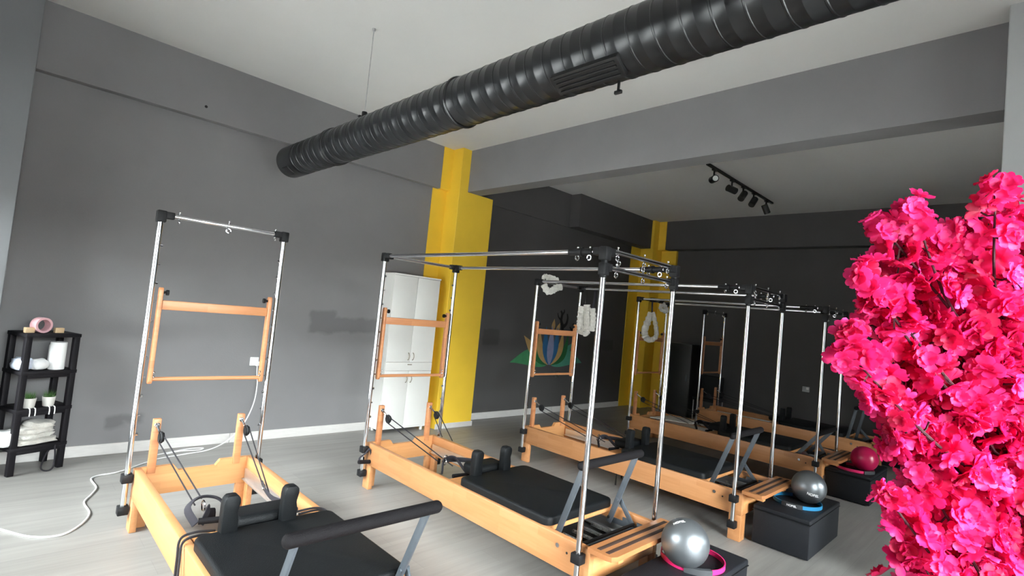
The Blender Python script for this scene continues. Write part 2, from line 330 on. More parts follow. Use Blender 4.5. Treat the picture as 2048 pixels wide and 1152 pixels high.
tag(part('pavement', MB().box(-30, XW-.21, -25, 30, -.25, -.13).box(XW-.21, 30, -25, YB-.21, -.25, -.13), 'asphalt', smooth=False), 'grey asphalt pavement outside the shop windows', 'pavement'); bpy.data.objects['pavement']['kind'] = 'structure'
struct('wall_added_building', MB().box(-16, -14, -26, 32, -.2, 7.8).box(-14, 30, -18, -16, -.2, 4.2), 'added_facade')  # unseen building added to hold back low sky light

dfr = MB().box(5.5, 5.57, YB-.10, YB, 0, 2.15, .004).box(6.33, 6.4, YB-.10, YB, 0, 2.15, .004).box(5.57, 6.33, YB-.10, YB, 2.08, 2.15, .004).box(5.57, 6.33, YB-.10, YB, 0, .10, .004)  # unseen glazed door added to brighten the floor on the right
d1 = struct('door_added', dfr, 'steel_grey'); part('pane', MB().box(5.57, 6.33, YB-.056, YB-.048, .10, 2.08), 'window_glass', d1, smooth=False); part('door_handle', MB().cyl((5.64, YB+.04, .85), (5.64, YB+.04, 1.25), .012).cyl((5.64, YB+.04, .9), (5.64, YB-.02, .9), .006).cyl((5.64, YB+.04, 1.2), (5.64, YB-.02, 1.2), .006), 'chrome', d1)
# ---------------------------------------------------------------- spiral duct
DX, DZ, DR = 1.995, 2.965, .152
dt = thing('ventilation_duct', 'long black spiral ventilation duct hanging under the white ceiling', 'duct', (DX, 5.40, DZ))
dl = 5.45-(-2.4)
mb = MB(); prof = []
pitch = .125; y = 0; n = 48
rings = []
bm = mb.bm
ys = []
while y < dl:
    ys += [(y, 1), (y+.003, 1.016), (y+.009, 1.016), (y+.012, 1), (y+.060, 1), (y+.062, 1.005), (y+.065, 1.005), (y+.067, 1)]
    y += pitch
ys.append((dl, 1))
for (yy, k) in ys:
    rings.append([bm.verts.new((DR*k*cos(2*pi*j/n), -(yy+pitch*j/n if yy+pitch < dl and yy > 0 else yy), DR*k*sin(2*pi*j/n))) for j in range(n)])
for A, B in zip(rings, rings[1:]):
    for j in range(n):
        # the seam climbs one pitch per turn, so the last column joins the next coil
        if j < n-1: bm.faces.new((A[j], A[j+1], B[j+1], B[j]))
idx = 8
for i in range(len(rings)-1-idx):
    A, B = rings[i], rings[i+1]; A2, B2 = rings[i+idx], rings[i+idx+1]
    bm.faces.new((A[n-1], A2[0], B2[0], B[n-1]))
part('duct_pipe', mb, 'duct_black', dt, angle=22)
ec = MB().cyl((0, .004, 0), (0, -.30, 0), DR*1.035, n=48, caps=False); ec.cyl((0, .006, 0), (0, 0, 0), DR*1.035, n=48)
part('end_cap', ec, 'duct_black', dt)
for yy in (-.95, -1.0, -2.75): part('joint_band', MB().torus((0, yy, 0), DR*1.012, .010, 'Y', 48, 8), 'duct_black', dt)
part('inspection_hatch', MB().box(-.05, .05, -.22, -.08, -DR-.012, -DR+.01, .003, rot=Matrix.Rotation(R(32), 4, 'Y')), 'lamp_black', dt)
gr = part('air_grille', MB().box(-.055, .055, -4.02, -3.62, -DR-.020, -DR+.02, .003, rot=Matrix.Rotation(R(30), 4, 'Y')), 'lamp_black', dt)
for k in (-.036, -.012, .012, .036): part('grille_blade', MB().box(k-.005, k+.005, -4.00, -3.64, -DR-.028, -DR-.016, .002, rot=Matrix.Rotation(R(30), 4, 'Y')), 'duct_black', gr)
part('damper_lever', MB().cyl((.03, -3.93, -DR+.01), (.03, -3.93, -DR-.05), .007, n=8).box(.022, .038, -3.95, -3.91, -DR-.062, -DR-.045, .003), 'lamp_black', dt)
hg = thing('duct_hanger', 'thin steel drop rod holding the black duct from the ceiling', 'hanger', (DX-.02, 3.93, ZC))
part('rod', MB().cyl((0, 0, 0), (0, 0, -(ZC-DZ-DR)+.02), .004, n=8), 'dull_metal', hg)
part('ceiling_anchor', MB().cyl((0, 0, 0), (0, 0, -.02), .014, n=12), 'dull_metal', hg)
part('pipe_bracket', MB().cyl((0, 0, -(ZC-DZ-DR)+.05), (0, 0, -(ZC-DZ-DR)), .022, n=12).box(-.05, .05, -.015, .015, -(ZC-DZ-DR)-.004, -(ZC-DZ-DR)+.010, .003), 'lamp_black', hg)

# ---------------------------------------------------------------- reformers
PW, PL = .809, 2.376          # post spacing across and along
RX0, RX1, RZ0, RZ1 = .036, .773, .205, .392
Y0, Y1 = .03, -2.43
def rope(pts, r=.0045, n=6): return MB().tube(bez(pts, 6), r, n)
def reformer(kind, name, label, cat, loc, H, bar, pady, plen=.86, rz=0, ends=None):
    """kind: 'tower' (head end posts only) or 'cage' (four posts with overhead rails)."""
    t = thing(name, label, cat, loc, rz)
    # --- wooden frame
    for s_, (a, b) in enumerate([(RX0, RX0+.042), (RX1-.042, RX1)]):
        rl = cpart(('rail', s_), 'side_rail', lambda: MB().box(a, b, Y1, Y0, RZ0, RZ1, .005), 'beech', t)
        tx = (b, b+.014) if s_ == 0 else (a-.014, a)
        cpart(('track', s_), 'rail_track', lambda: MB().box(tx[0], tx[1], Y1+.12, Y0-.06, .235, .315, .002).box(tx[0]-(0 if s_ == 0 else .016), tx[1]+(.016 if s_ == 0 else 0), Y1+.12, Y0-.06, .235, .243, .001), 'aluminium', rl)
        for dy in ((-2.20, -2.27, -2.375) if s_ == 0 else ()):
            big = dy == -2.20
            cpart(('bolt', s_, dy), 'bolt', lambda: MB().cyl((a-.006 if big else a-.0015, dy, .335 if big else .315), (a+.002, dy, .335 if big else .315), .013 if big else .007, n=12), 'chrome' if big else 'dark_cavity', rl)
    hb = [(RX0+.042, .205), (RX1-.042, .205), (RX1-.042, .392), (.55, .392), (.52, .352), (.29, .352), (.26, .392), (RX0+.042, .392)]
    cpart('headboard', 'head_board', lambda: MB().prism(hb, Y0-.034, Y0-.002, 'XZ'), 'beech_cross', t)
    cpart('footboard', 'foot_board', lambda: MB().box(RX0+.042, RX1-.042, Y1+.002, Y1+.034, .205, .385, .004), 'beech_cross', t)
    for i, x in enumerate((RX0, RX1-.04)):
        for j, y in enumerate((Y0-.10, Y1)):
            def lg(x=x, y=y, i=i, j=j):
                ix = (x+.04, x+.10) if i == 0 else (x-.06, x)
                iy = (y+.066, y+.098) if j == 0 else (y+.002, y+.034)
                return MB().box(x, x+.04, y, y+.10, 0, .205, .004).box(ix[0], ix[1], iy[0], iy[1], 0, .205, .003)
            cpart(('leg', i, j), 'leg', lg, 'beech', t)
    # --- pulley risers with pulleys and ropes
    for i, x in enumerate((.105, .632)):
        cpart(('riser', i), 'pulley_riser', lambda: MB().box(x, x+.046, Y0-.05, Y0-.015, .352, .715, .004), 'tower_wood', t)
        cpart(('eye', i), 'pulley_bracket', lambda: MB().cyl((x+.023, Y0-.05, .675), (x+.030, Y0-.115, .640), .008, n=8).torus((x+.023, Y0-.055, .675), .012, .005, 'Y', 12, 6), 'chrome', t)
        px, py, pz = x+.034, Y0-.145, .615
        cpart(('pulley', i), 'pulley', lambda: MB().cyl((px-.014, py, pz), (px+.014, py, pz), .030, n=20).torus((px, py, pz), .030, .009, 'X', 20, 8), 'black_plastic', t)
        E_ = (ends or (((.15, pady+.42, .43), (.20, pady+.27, .43)), ((.48, pady+.19, .45), (.525, pady+.17, .45))))[i]
        key = ('rope', i, E_)
        cpart(key+(0,), 'rope', lambda: MB().tube([(px-.010, py+.026, pz), (px-.01, py+.010, pz-.028), E_[0]], .0045, 6), 'black_rope', t)
        cpart(key+(1,), 'rope', lambda: MB().tube([(px+.010, py-.022, pz+.020), (px+.012, py-.032, pz+.006), E_[1]], .0045, 6), 'black_rope', t)
    # --- carriage
    y1, y0 = pady, pady-plen
    car = cpart(('plate', round(pady, 3)), 'carriage_base', lambda: MB().box(.085, .725, y0+.015, y1+.15, .355, .382, .004), 'beech_cross', t)
    def pad():
        b = bmesh.new(); bmesh.ops.create_cube(b, size=1)
        for v in b.verts: v.co = Vector((.056+(v.co.x+.5)*.69, y0+(v.co.y+.5)*(y1-y0), .395+(v.co.z+.5)*.052))
        bmesh.ops.bevel(b, geom=[e for e in b.edges if abs(e.verts[0].co.z-e.verts[1].co.z) > .01], offset=.05, segments=4, profile=.5, affect='EDGES')
        bmesh.ops.bevel(b, geom=[e for e in b.edges if e.verts[0].co.z > .43 and e.verts[1].co.z > .43], offset=.018, segments=3, profile=.5, affect='EDGES')
        return MB().add(b)
    cpart(('pad', round(pady, 3)), 'carriage_pad', pad, 'black_leather', t)
    for i, x in enumerate((.165, .457)):
        def sh():
            pr = [(0, .42), (.078, .42), (.078, .50), (.070, .54), (.080, .58), (.078, .605), (.062, .622), (.018, .622), (.004, .605), (0, .58)]
            return MB().prism([(x+a, z) for a, z in pr], y1-.050, y1+.012, 'XZ', .010)
        cpart(('sh', i, round(pady, 3)), 'shoulder_rest', sh, 'black_leather', t)
    cpart(('head', round(pady, 3)), 'headrest', lambda: MB().box(.250, .560, y1+.025, y1+.20, .395, .478, .03, 4).box(.30, .50, y1-.02, y1+.03, .37, .40, .003), 'black_leather', t)
    for k in range(4):
        sx = .25+k*.10
        def spr():
            pts = []; ya, yb_ = Y1+.17, y0+.03
            for q in range(90): a = q*2*pi/5; pts.append((sx+.011*cos(a), ya+(yb_-ya)*q/89, .300+.011*sin(a)))
            return MB().tube(pts, .0028, 4)
        cpart(('spring', k, round(pady, 3)), 'spring', spr, 'dull_metal', t)
    cpart('springbar', 'spring_bar', lambda: MB().box(RX0+.056, RX1-.056, Y1+.15, Y1+.185, .27, .315, .003), 'steel_grey', t)
    cpart('tray', 'lower_tray', lambda: MB().box(RX0+.042, RX1-.042, Y1+.034, -1.75, .207, .219, .002), 'dark_cavity', t)
    # --- standing platform of slats
    pf = cpart('plat', 'standing_platform', lambda: MB().prism([(.0, -2.435), (.0, -2.555), (.010, -2.585), (.04, -2.60), (.745, -2.60), (.775, -2.585), (.785, -2.555), (.785, -2.435)], .393, .420, 'XY'), 'platform_wood', t)
    for k in range(2):
        cpart(('grip', k), 'groove_shade', lambda: MB().box(.03, .755, -2.500-k*.056, -2.474-k*.056, .4195, .4215, .0005), 'groove_shade_brown', pf)  # dark strips paint the shade inside the platform grooves
    for k in range(2): cpart(('bear', k), 'bearer', lambda: MB().box(.12+k*.49, .17+k*.49, -2.56, -2.40, .345, .392, .003), 'beech_cross', pf)
    # --- foot bar
    by, bz = bar
    A0 = Vector((0, -2.12, .325)); B0 = Vector((0, by, bz)); d = (B0-A0).normalized(); nn = Vector((0, -d.z, d.y))
    fbk = ('fb', by, bz)
    for i, x in enumerate((.105, .668)):
        def arm():
            m_ = MB(); w = .019; p = [A0-d*.02+nn*w, A0-d*.02-nn*w, B0-nn*w, B0+nn*w]
            return m_.prism([(q.y, q.z) for q in p], x, x+.012, 'YZ', .002)
        ar = cpart(fbk+(i,), 'foot_bar_arm', arm, 'steel_grey', t)
        cpart(fbk+('b', i), 'bolt', lambda: MB().cyl((x-.010, A0.y, A0.z+.02), (x+.020, A0.y, A0.z+.02), .010, n=12), 'chrome', ar)
    cpart(fbk+('bar',), 'foot_bar', lambda: MB().cyl((.085, by, bz), (.715, by, bz), .027, n=20).sphere((.085, by, bz), .027, 8).sphere((.715, by, bz), .027, 8), 'black_foam', t)
    def brace():
        m1 = A0+d*.16
        a = Vector((0, m1.y, m1.z)); b = Vector((0, -2.30, .32)); e = (b-a).normalized(); q = Vector((0, -e.z, e.y))*.016
        return MB().prism([((a-q).y, (a-q).z), ((a+q).y, (a+q).z), ((b+q).y, (b+q).z), ((b-q).y, (b-q).z)], .690, .702, 'YZ', .002).cyl((.66, m1.y, m1.z), (.71, m1.y, m1.z), .010, n=10)
    cpart(fbk+('br',), 'support_brace', brace, 'steel_grey', t)
    cpart('bracket', 'gear_bracket', lambda: MB().prism([(-2.36, .30), (-2.36, .36), (-2.31, .36), (-2.31, .335), (-2.27, .335), (-2.27, .36), (-2.20, .36), (-2.20, .335), (-2.10, .335), (-2.10, .30)], .706, .716, 'YZ', .001), 'steel_grey', t)
    cpart('locktube', 'lock_tube', lambda: MB().cyl((.09, -2.29, .345), (.70, -2.29, .345), .010, n=12), 'black_plastic', t)
    # --- posts
    def posts(y, keyy):
        for i, x in enumerate((0, PW)):
            p_ = cpart(('post', i, keyy, H), 'post', lambda: MB().cyl((x, y, .115), (x, y, H-.03), .0165, n=20), 'chrome', t)
            for z in (.338, .134):
                cpart(('clamp', i, keyy, z), 'post_clamp', lambda: MB().box(x-.030, x+.030, y-.032, y+.032, z-.028, z+.028, .006), 'black_plastic', t)
    posts(0, 0)
    for i, x in enumerate((0, PW)):
        sgn = 1 if i == 0 else -1
        def lug():
            m_ = MB()
            for k in range(11): m_.cyl((x+sgn*.015, 0, .62+k*.125), (x+sgn*.028, 0, .62+k*.125), .0065 if k % 2 else .010, n=8)
            return m_
        lg_ = cpart(('lug', i), 'locking_studs', lug, 'chrome', t)
        lg_['kind'] = 'stuff'
    def corner(x, y, sx, along):
        m_ = MB().box(x-.028, x+.028, y-.028, y+.028, H-.05, H+.028, .008)
        m_.box(min(x, x+sx*.075), max(x, x+sx*.075), y-.023, y+.023, H-.022, H+.024, .006)
        if along: m_.box(x-.023, x+.023, min(y, y+along*.075), max(y, y+along*.075), H-.022, H+.024, .006)
        return m_
    cage = kind == 'cage'
    for i, (x, sx) in enumerate(((0, 1), (PW, -1))):
        cpart(('corner', i, cage, H), 'corner_joint', lambda: corner(x, 0, sx, -1 if cage else 0), 'black_plastic', t)
    cpart(('topbar', H), 'top_bar', lambda: MB().cyl((.03, 0, H), (PW-.03, 0, H), .014, n=16), 'chrome', t)
    def eyeb(x, y, z, ax='X', hk=.032):
        r_ = .0145
        return MB().cyl((x, y, z+hk), (x, y, z-.020), .0035, n=8).sphere((x, y, z+hk), .007, 6).torus((x, y, z-.034), r_, .0045, ax, 18, 6)
    if not cage:
        for k, x in enumerate((.105, .415, .74)): cpart(('eb0', k, H), 'eyebolt', lambda: eyeb(x, 0, H, 'Y' if k == 1 else 'X'), 'chrome', t)
    if cage:
        posts(-PL, 1)
        for i, (x, sx) in enumerate(((0, 1), (PW, -1))):
            cpart(('cornerf', i, H), 'corner_joint', lambda: corner(x, -PL, sx, 1), 'black_plastic', t)
            cpart(('sleeve', i, H), 'post_sleeve', lambda: MB().cyl((x, -PL, H-.15), (x, -PL, H-.03), .0205, n=16).box(x-.024, x+.024, -PL-.024, -PL+.024, H-.135, H-.065, .005).box(min(x, x+sx*.06), max(x, x+sx*.06), -PL-.02, -PL+.02, H-.110, H-.066, .005), 'black_plastic', t)
            cpart(('ohrail', i, H), 'overhead_rail', lambda: MB().cyl((x, -.03, H), (x, -PL+.03, H), .0145, n=16), 'chrome', t)
            cpart(('slide', i, H), 'sliding_collar', lambda: MB().cyl((x, -PL+.086, H), (x, -PL+.26, H), .020, n=16).cyl((x, -PL+.16, H), (x, -PL+.175, H), .027, n=16), 'black_plastic', t)
            for k, yy in enumerate((-PL+.11, -PL+.20)): cpart(('ebr', i, k, H), 'eyebolt', lambda: eyeb(x, yy, H, 'Y' if k else 'X', .026), 'chrome', t)
        for j, z in enumerate((H+.012, H-.088)):
            cpart(('xbar', j, H), 'cross_bar', lambda: MB().cyl((.03, -PL, z), (PW-.03, -PL, z), .014, n=16), 'chrome', t)
            for k, x in enumerate((.125, .42, .715)): cpart(('ebx', j, k, H), 'eyebolt', lambda: eyeb(x, -PL, z, 'Y', .028), 'chrome', t)
        for k, x in enumerate((.145, .41)): cpart(('ebu', k, H), 'eyebolt', lambda: MB().cyl((x, -PL, H-.10), (x, -PL, H-.062), .0035, n=8).torus((x, -PL, H-.050), .014, .0045, 'Y', 18, 6), 'chrome', t)
    # --- wooden push-through bar
    pb = cpart('ptb', 'push_through_bar', lambda: MB().box(.066, .744, -.018, .014, 1.445, 1.508, .006), 'tower_wood', t)
    for i, x in enumerate((.040, .744)):
        def side():
            pr = [(-.024, .965), (-.015, .950), (.010, .950), (.020, .965), (.020, 1.575), (.010, 1.592), (-.015, 1.592), (-.024, 1.575)]
            return MB().prism(pr, x, x+.026, 'YZ', .004)
        cpart(('side', i), 'side_arm', side, 'tower_wood', pb)
        kx = x+.026 if i == 0 else x; s2 = 1 if i == 0 else -1
        cpart(('knob', i), 'star_knob', lambda: MB().cyl((kx, 0, 1.560), (kx+s2*.018, 0, 1.560), .009, n=10).cyl((kx+s2*.018, 0, 1.560), (kx+s2*.034, 0, 1.560), .018, n=8), 'black_plastic', pb)
        cpart(('hook', i), 'spring_eye', lambda: MB().torus((kx+s2*.004, -.028, 1.000), .008, .003, 'X', 12, 6).torus((kx+s2*.004, -.028, 1.028), .006, .003, 'X', 12, 6), 'chrome', pb)
    cpart('dowel', 'dowel', lambda: MB().cyl((.066, 0, .980), (.744, 0, .980), .0135, n=14), 'tower_wood', pb)
    return t
rA = reformer('tower', 'reformer', 'wooden reformer with two-post tower nearest the camera, cut by the bottom edge', 'reformer', (.725, 4.133, 0), 2.075, (-2.33, .785), -1.335, .80, ends=(((.150, -.975, .455), (.183, -.958, .48)), ((.558, -.79, .46), (.565, -.90, .43))))
rB = reformer('cage', 'reformer', 'wooden reformer under a four-post chrome cage in front of the white cabinet', 'reformer', (2.429, 4.129, 0), 2.05, (-2.285, .805), -1.235, ends=(((.181, -.82, .43), (.21, -.975, .43)), ((.765, -.11, .397), (.765, -.27, .397))))
rC = reformer('cage', 'reformer', 'caged reformer in the middle of the row, in front of the lotus mural', 'reformer', (4.392, 4.072, 0), 2.05, (-2.295, .81), -1.235)
rD = reformer('cage', 'reformer', 'caged reformer in front of the far yellow pillar, foot bar lowered', 'reformer', (6.544, 4.060, 0), 2.045, (-2.37, .655), -1.235)
rE = reformer('tower', 'reformer', 'farthest reformer in the row, two-post tower beside the black cabinet', 'reformer', (8.455, 3.97, 0), 2.006, (-2.22, .82), -1.235, ends=(((.185, -1.225, .45), (.225, -1.225, .45)), ((.48, -1.225, .45), (.52, -1.225, .45))))

# ---------------------------------------------------------------- loose straps and loops
def strap_loop(name, label, cat, pts, w, th, m, loc):
    t = thing(name, label, cat, loc)
    part('strap', MB().tube(bez(pts, 6), w, 8, flat=(th/w, 1)), m, t); return t
# A: loop straps with rings lying on the left side of the carriage, tails over both rails
t = thing('loop_strap', 'black webbing loop strap and ring lying beside the left shoulder rest of the nearest reformer', 'strap', (.725+.155, 4.133-1.02, .392))
part('strap', MB().tube(bez([(-.02, -.06, .0), (-.05, .0, .07), (.02, .05, .10), (.10, .01, .09), (.13, -.08, .04), (.10, -.12, .02)], 6), 0.027, 8, flat=(.30, 1)), 'webbing', t)
part('strap', MB().tube(bez([(.0, -.10, .02), (.04, -.04, .06), (.05, .02, .02), (.10, .05, .0)], 6), 0.027, 8, flat=(.30, 1)), 'webbing', t)
part('ring', MB().torus((.03, .02, .06), .028, .004, 'X', 20, 6), 'chrome', t)
part('hand_grip', MB().cyl((-.02, -.10, .03), (.09, -.13, .03), .016, n=12), 'black_foam', t)
t = thing('rope_tail', 'two black rope ends hanging over the left rail of the nearest reformer', 'rope', (.725+.06, 4.133-1.2, .40))
for dx in (0, .045):
    part('rope', rope([(.13, -.02-dx, .0), (.04, -.03-dx, .015), (-.03, -.05-dx, .005), (-.045, -.09-dx, -.07), (-.05, -.12-dx, -.17), (-.045, -.15-dx, -.30)], .006), 'black_rope', t)
t = thing('rope_tail', 'black rope ends looped over the right rail of the nearest reformer', 'rope', (.725+.74, 4.133-1.25, .40))
for dx in (0, .035): part('rope', rope([(-.16, -.02-dx, .035), (-.07, .0-dx, .03), (.0, .02-dx, .012), (.035, .0-dx, -.01), (.042, -.03-dx, -.06)], .006), 'black_rope', t)
t = thing('loop_strap', 'black strap with snap ring beside the right shoulder rest of the nearest reformer', 'strap', (.725+.56, 4.133-.90, .40))
part('strap', MB().tube(bez([(0, .11, .06), (.0, .04, .03), (.0, -.08, .02), (.02, -.20, .03), (.03, -.36, .04)], 5), .016, 8, flat=(.25, 1)), 'webbing', t)
part('ring', MB().torus((-.005, .06, .045), .016, .0035, 'X', 16, 6), 'chrome', t)
# B: straps
for (bx, by_, nm, far) in ((2.429, 4.129, 'second', 0), (4.392, 4.072, 'third', 0), (6.544, 4.06, 'fourth', 1)):
    t = thing('loop_strap', f'black webbing loop strap and steel rings at the head of the {nm} reformer', 'strap', (bx+.19, by_-.98, .385))
    part('strap', MB().tube(bez([(-.05, .04, -.005), (.0, .09, .07), (.07, .05, .09), (.09, -.04, .03), (.10, -.10, -.005)], 6), .027, 8, flat=(.30, 1)), 'webbing', t)
    part('strap', MB().tube(bez([(.02, .09, .07), (.14, .08, .06), (.25, .02, .05), (.30, -.06, .04)], 6), .018, 8, flat=(.25, 1)), 'webbing', t)
    part('ring', MB().torus((.0, .09, .06), .026, .004, 'X', 20, 6), 'chrome', t)
    part('ring', MB().torus((.03, .11, .085), .013, .004, 'Y', 16, 6), 'chrome', t)
    part('hand_grip', MB().cyl((-.04, -.08, .0), (.08, -.10, .0), .015, n=12), 'black_foam', t)
t = thing('hand_loop', 'black foam hand grip on a strap hanging at the head post of the second reformer', 'handle', (2.429-.015, 4.129-.01, .26))
part('grip', MB().cyl((-.065, -.06, -.005), (.070, -.045, -.022), .017, n=14), 'black_foam', t)
part('strap', MB().tube(bez([(-.06, -.06, .0), (-.055, -.056, .03), (-.01, -.05, .055), (.03, -.05, .10)], 5), .008, 6, flat=(.3, 1)), 'webbing', t)
part('strap', MB().tube(bez([(.03, -.05, .10), (.055, -.05, .04), (.068, -.045, -.02)], 5), .008, 6, flat=(.3, 1)), 'webbing', t)
# fleece loops hung on the cages of the third and fourth reformers
def fleece(name, label, loc, pts, r, hang=None, fl=(.55, 1)):
    t = thing(name, label, 'strap', loc)
    mb = MB(); q = bez(pts, 7); rr = [r*(1+.12*sin(i*1.7)+.08*sin(i*4.1)) for i in range(len(q))]
    mb.tube(q, rr, 10, flat=fl); part('fleece_cover', mb, 'fleece', t)
    if hang: part('strap', MB().tube(bez(hang, 5), .014, 6, flat=(.25, 1)), 'webbing', t)
    return t
fleece('fleece_loop', 'white fleece loop bunched on the top left corner of the middle cage', (4.392, 4.072, 2.05), [(.03, -.05, .040), (.10, -.02, .058), (.18, -.05, .055), (.26, -.08, .030)], .036, [(.05, -.06, .03), (.12, -.05, -.04), (.16, -.06, -.09)], fl=(.5, 1))
fleece('fleece_loop', 'small white fleece loop dangling under the top left corner of the middle cage', (4.392, 4.072, 2.05), [(.06, -.04, -.03), (.11, -.06, -.10), (.17, -.08, -.09), (.24, -.08, -.05), (.33, -.08, -.03)], .040, fl=(.5, 1))
fleece('fleece_loop', 'long white fleece strap hanging doubled from the right rail of the middle cage', (4.392+PW, 4.072-.09, 2.05), [(.02, .055, -.22), (.02, .06, -.34), (.02, .065, -.46), (.02, .05, -.54), (.02, .02, -.50), (.02, -.01, -.54), (.02, -.04, -.53), (.02, -.035, -.42), (.02, -.02, -.3), (.02, -.01, -.20)], .050, [(0, 0, .03), (.02, .02, -.02), (.02, .02, -.2)], fl=(.6, 1))
fleece('fleece_loop', 'second white fleece strap behind the one hanging on the middle cage', (4.392+PW, 4.072-.20, 2.05), [(.03, .02, -.24), (.03, .0, -.34), (.03, -.005, -.44), (.03, .0, -.52)], .036, [(0, 0, .02), (.03, 0, -.06), (.03, .01, -.24)])
fleece('fleece_loop', 'open white fleece loop on a black strap at the far yellow pillar', (6.544+.15, 3.93, 2.03), [(.0, .0, -.17), (.0, .05, -.30), (.0, .09, -.44), (.0, .06, -.53), (.0, -.02, -.56), (.0, -.10, -.50), (.0, -.09, -.38), (.0, -.05, -.25), (0, -.02, -.17)], .050, [(0, 0, .02), (.0, 0, -.08), (0, -.01, -.19)])
fleece('fleece_loop', 'small grey white fleece bundle at the top of the fourth cage', (6.544+.38, 3.90, 2.03), [(.0, 0, -.02), (.05, -.03, -.08), (.02, -.05, -.13), (-.04, 0, -.10), (-.03, 0, -.03)], .036)
for o_, (x, y) in zip(('a',), ((6.544+.16, 3.61),)):
    t = thing('strap_bar', 'chrome sliding bar across the fourth cage carrying the fleece loops', 'bar', (6.544, 3.93, 2.045)); part('bar', MB().cyl((.0, 0, 0), (PW, 0, 0), .012, n=12), 'chrome', t)
    part('clamp', MB().box(.12, .22, -.03, .03, -.03, .03, .006), 'black_plastic', t); part('clamp', MB().box(.36, .42, -.03, .03, -.03, .03, .006), 'black_plastic', t)

# ---------------------------------------------------------------- leather boxes, balls, rings
def sit_box(label, loc, size, h=.305):
    t = thing('sitting_box', label, 'box', loc)
    x, y = size
    part('body', MB().box(0, x, 0, y, .008, h-.035, .008), 'box_leather', t)
    part('padded_lid', MB().box(-.003, x+.003, -.003, y+.003, h-.037, h, .012, 3), 'box_leather', t)
    for (a, b) in ((.05, .05), (x-.05, .05), (.05, y-.05), (x-.05, y-.05)): part('foot', MB().cyl((a, b, 0), (a, b, .012), .018, n=10), 'black_plastic', t)
    part('seam', MB().box(-.005, x+.005, -.005, y+.005, h-.040, h-.035, .001), 'black_plastic', t)
    return t
sit_box('black leather sitting box cut by the bottom edge, silver ball and pink ring on it', (2.47, 1.20, 0), (.93, .345))
sit_box('black leather sitting box under the silver ball and blue ring', (4.535, 1.175, 0), (.83, .415))
sit_box('black leather sitting box under the pink ball, third from the front', (6.69, 1.20, 0), (.84, .42))
sit_box('black leather sitting box farthest away under the dark magenta ball', (9.285, 1.05, 0), (.42, .70))
def ball(label, c, r, m, text=None):
    t = thing('exercise_ball', label, 'ball', (c[0], c[1], c[2]-r))
    mb = MB().sphere((0, 0, r), r, 28); part('bladder', mb, m, t, angle=180)
    part('valve', MB().cyl((r*.2, r*.6, r*1.76), (r*.205, r*.61, r*1.785), .008, n=10), 'white_plastic', t)
    return t
b1 = ball('large silver ball on the nearest black box', (2.945, 1.39, .305+.133), .133, 'silver_rubber')
b2 = ball('silver ball beside the blue ring on the second box', (5.03, 1.333, .305+.133), .133, 'silver_rubber')
ball('bright pink ball on the third box', (6.98, 1.323, .305+.132), .132, 'magenta_rubber')
ball('dark magenta ball on the farthest box', (9.42, 1.475, .305+.136), .136, 'magenta_rubber')
def ball_text(parent, r, phi, theta, roll, text, size):
    """lettering wrapped on the ball: phi heading of the text centre, theta elevation"""
    cu = bpy.data.curves.new('lettering', 'FONT'); cu.body = text; cu.size = size; cu.align_x = 'CENTER'; cu.align_y = 'CENTER'; cu.extrude = .0004; cu.offset = .0012
    o = bpy.data.objects.new('lettering', cu); C.objects.link(o); dg = bpy.context.evaluated_depsgraph_get(); me = bpy.data.meshes.new_from_object(o.evaluated_get(dg)); bpy.data.objects.remove(o)
    ct = Vector((cos(theta)*cos(phi), cos(theta)*sin(phi), sin(theta))); ex = Vector((-sin(phi), cos(phi), 0)); ey = ct.cross(ex)
    e1 = ex*cos(roll)+ey*sin(roll); e2 = -ex*sin(roll)+ey*cos(roll)
    for v in me.vertices:
        d = (ct*r+e1*v.co.x+e2*v.co.y).normalized(); v.co = d*(r+.0008+max(v.co.z, 0))+Vector((0, 0, r))
    link('lettering', me, 'print_white', parent)
# both balls carry a short white print that the photograph blurs beyond reading
ball_text(b2, .133, R(180+30), R(-14), R(-9), 'NOBEL', .030)
ball_text(b1, .133, R(180-20), R(64), R(60), 'NOBEL', .022)
def ring(label, c, rad, m, lean=0, pads=(0, 180), txt=False, rz=0):
    t = thing('pilates_ring', label, 'ring', c, R(rz)); w = .032
    def band(a0, a1, rr, th, ww):
        mb = MB(); n = max(4, int(abs(a1-a0)/5)); V = []
        for k in range(n+1):
            a = R(a0+(a1-a0)*k/n); V.append([mb.bm.verts.new(((rr+s*th)*cos(a), (rr+s*th)*sin(a), z)) for s, z in ((-1, w/2-ww/2), (1, w/2-ww/2), (1, w/2+ww/2), (-1, w/2+ww/2))])
        for A, B in zip(V, V[1:]):
            for k in range(4): mb.bm.faces.new((A[k], A[(k+1) % 4], B[(k+1) % 4], B[k]))
        mb.bm.faces.new(V[0][::-1]); mb.bm.faces.new(V[-1]); return mb
    part('hoop', band(0, 360, rad, .003, .028), m, t)
    for p in pads:
        part('grip_pad', band(p-24, p+24, rad+.007, .006, w), 'ring_pad', t); part('grip_pad', band(p-24, p+24, rad-.007, .006, w), 'ring_pad', t)
    if txt:
        cu = bpy.data.curves.new('lettering', 'FONT'); cu.body = 'NOBEL'; cu.size = .022; cu.align_x = 'CENTER'; cu.align_y = 'CENTER'; cu.extrude = .0004; cu.offset = .0008
        o = bpy.data.objects.new('lettering', cu); C.objects.link(o); dg = bpy.context.evaluated_depsgraph_get(); me = bpy.data.meshes.new_from_object(o.evaluated_get(dg)); bpy.data.objects.remove(o)
        for v in me.vertices: a = R(pads[0])+v.co.x/rad; q = rad+.0135+max(v.co.z, 0); v.co = (q*cos(a), q*sin(a), v.co.y+w/2)
        link('lettering', me, 'print_white', t)
    return t
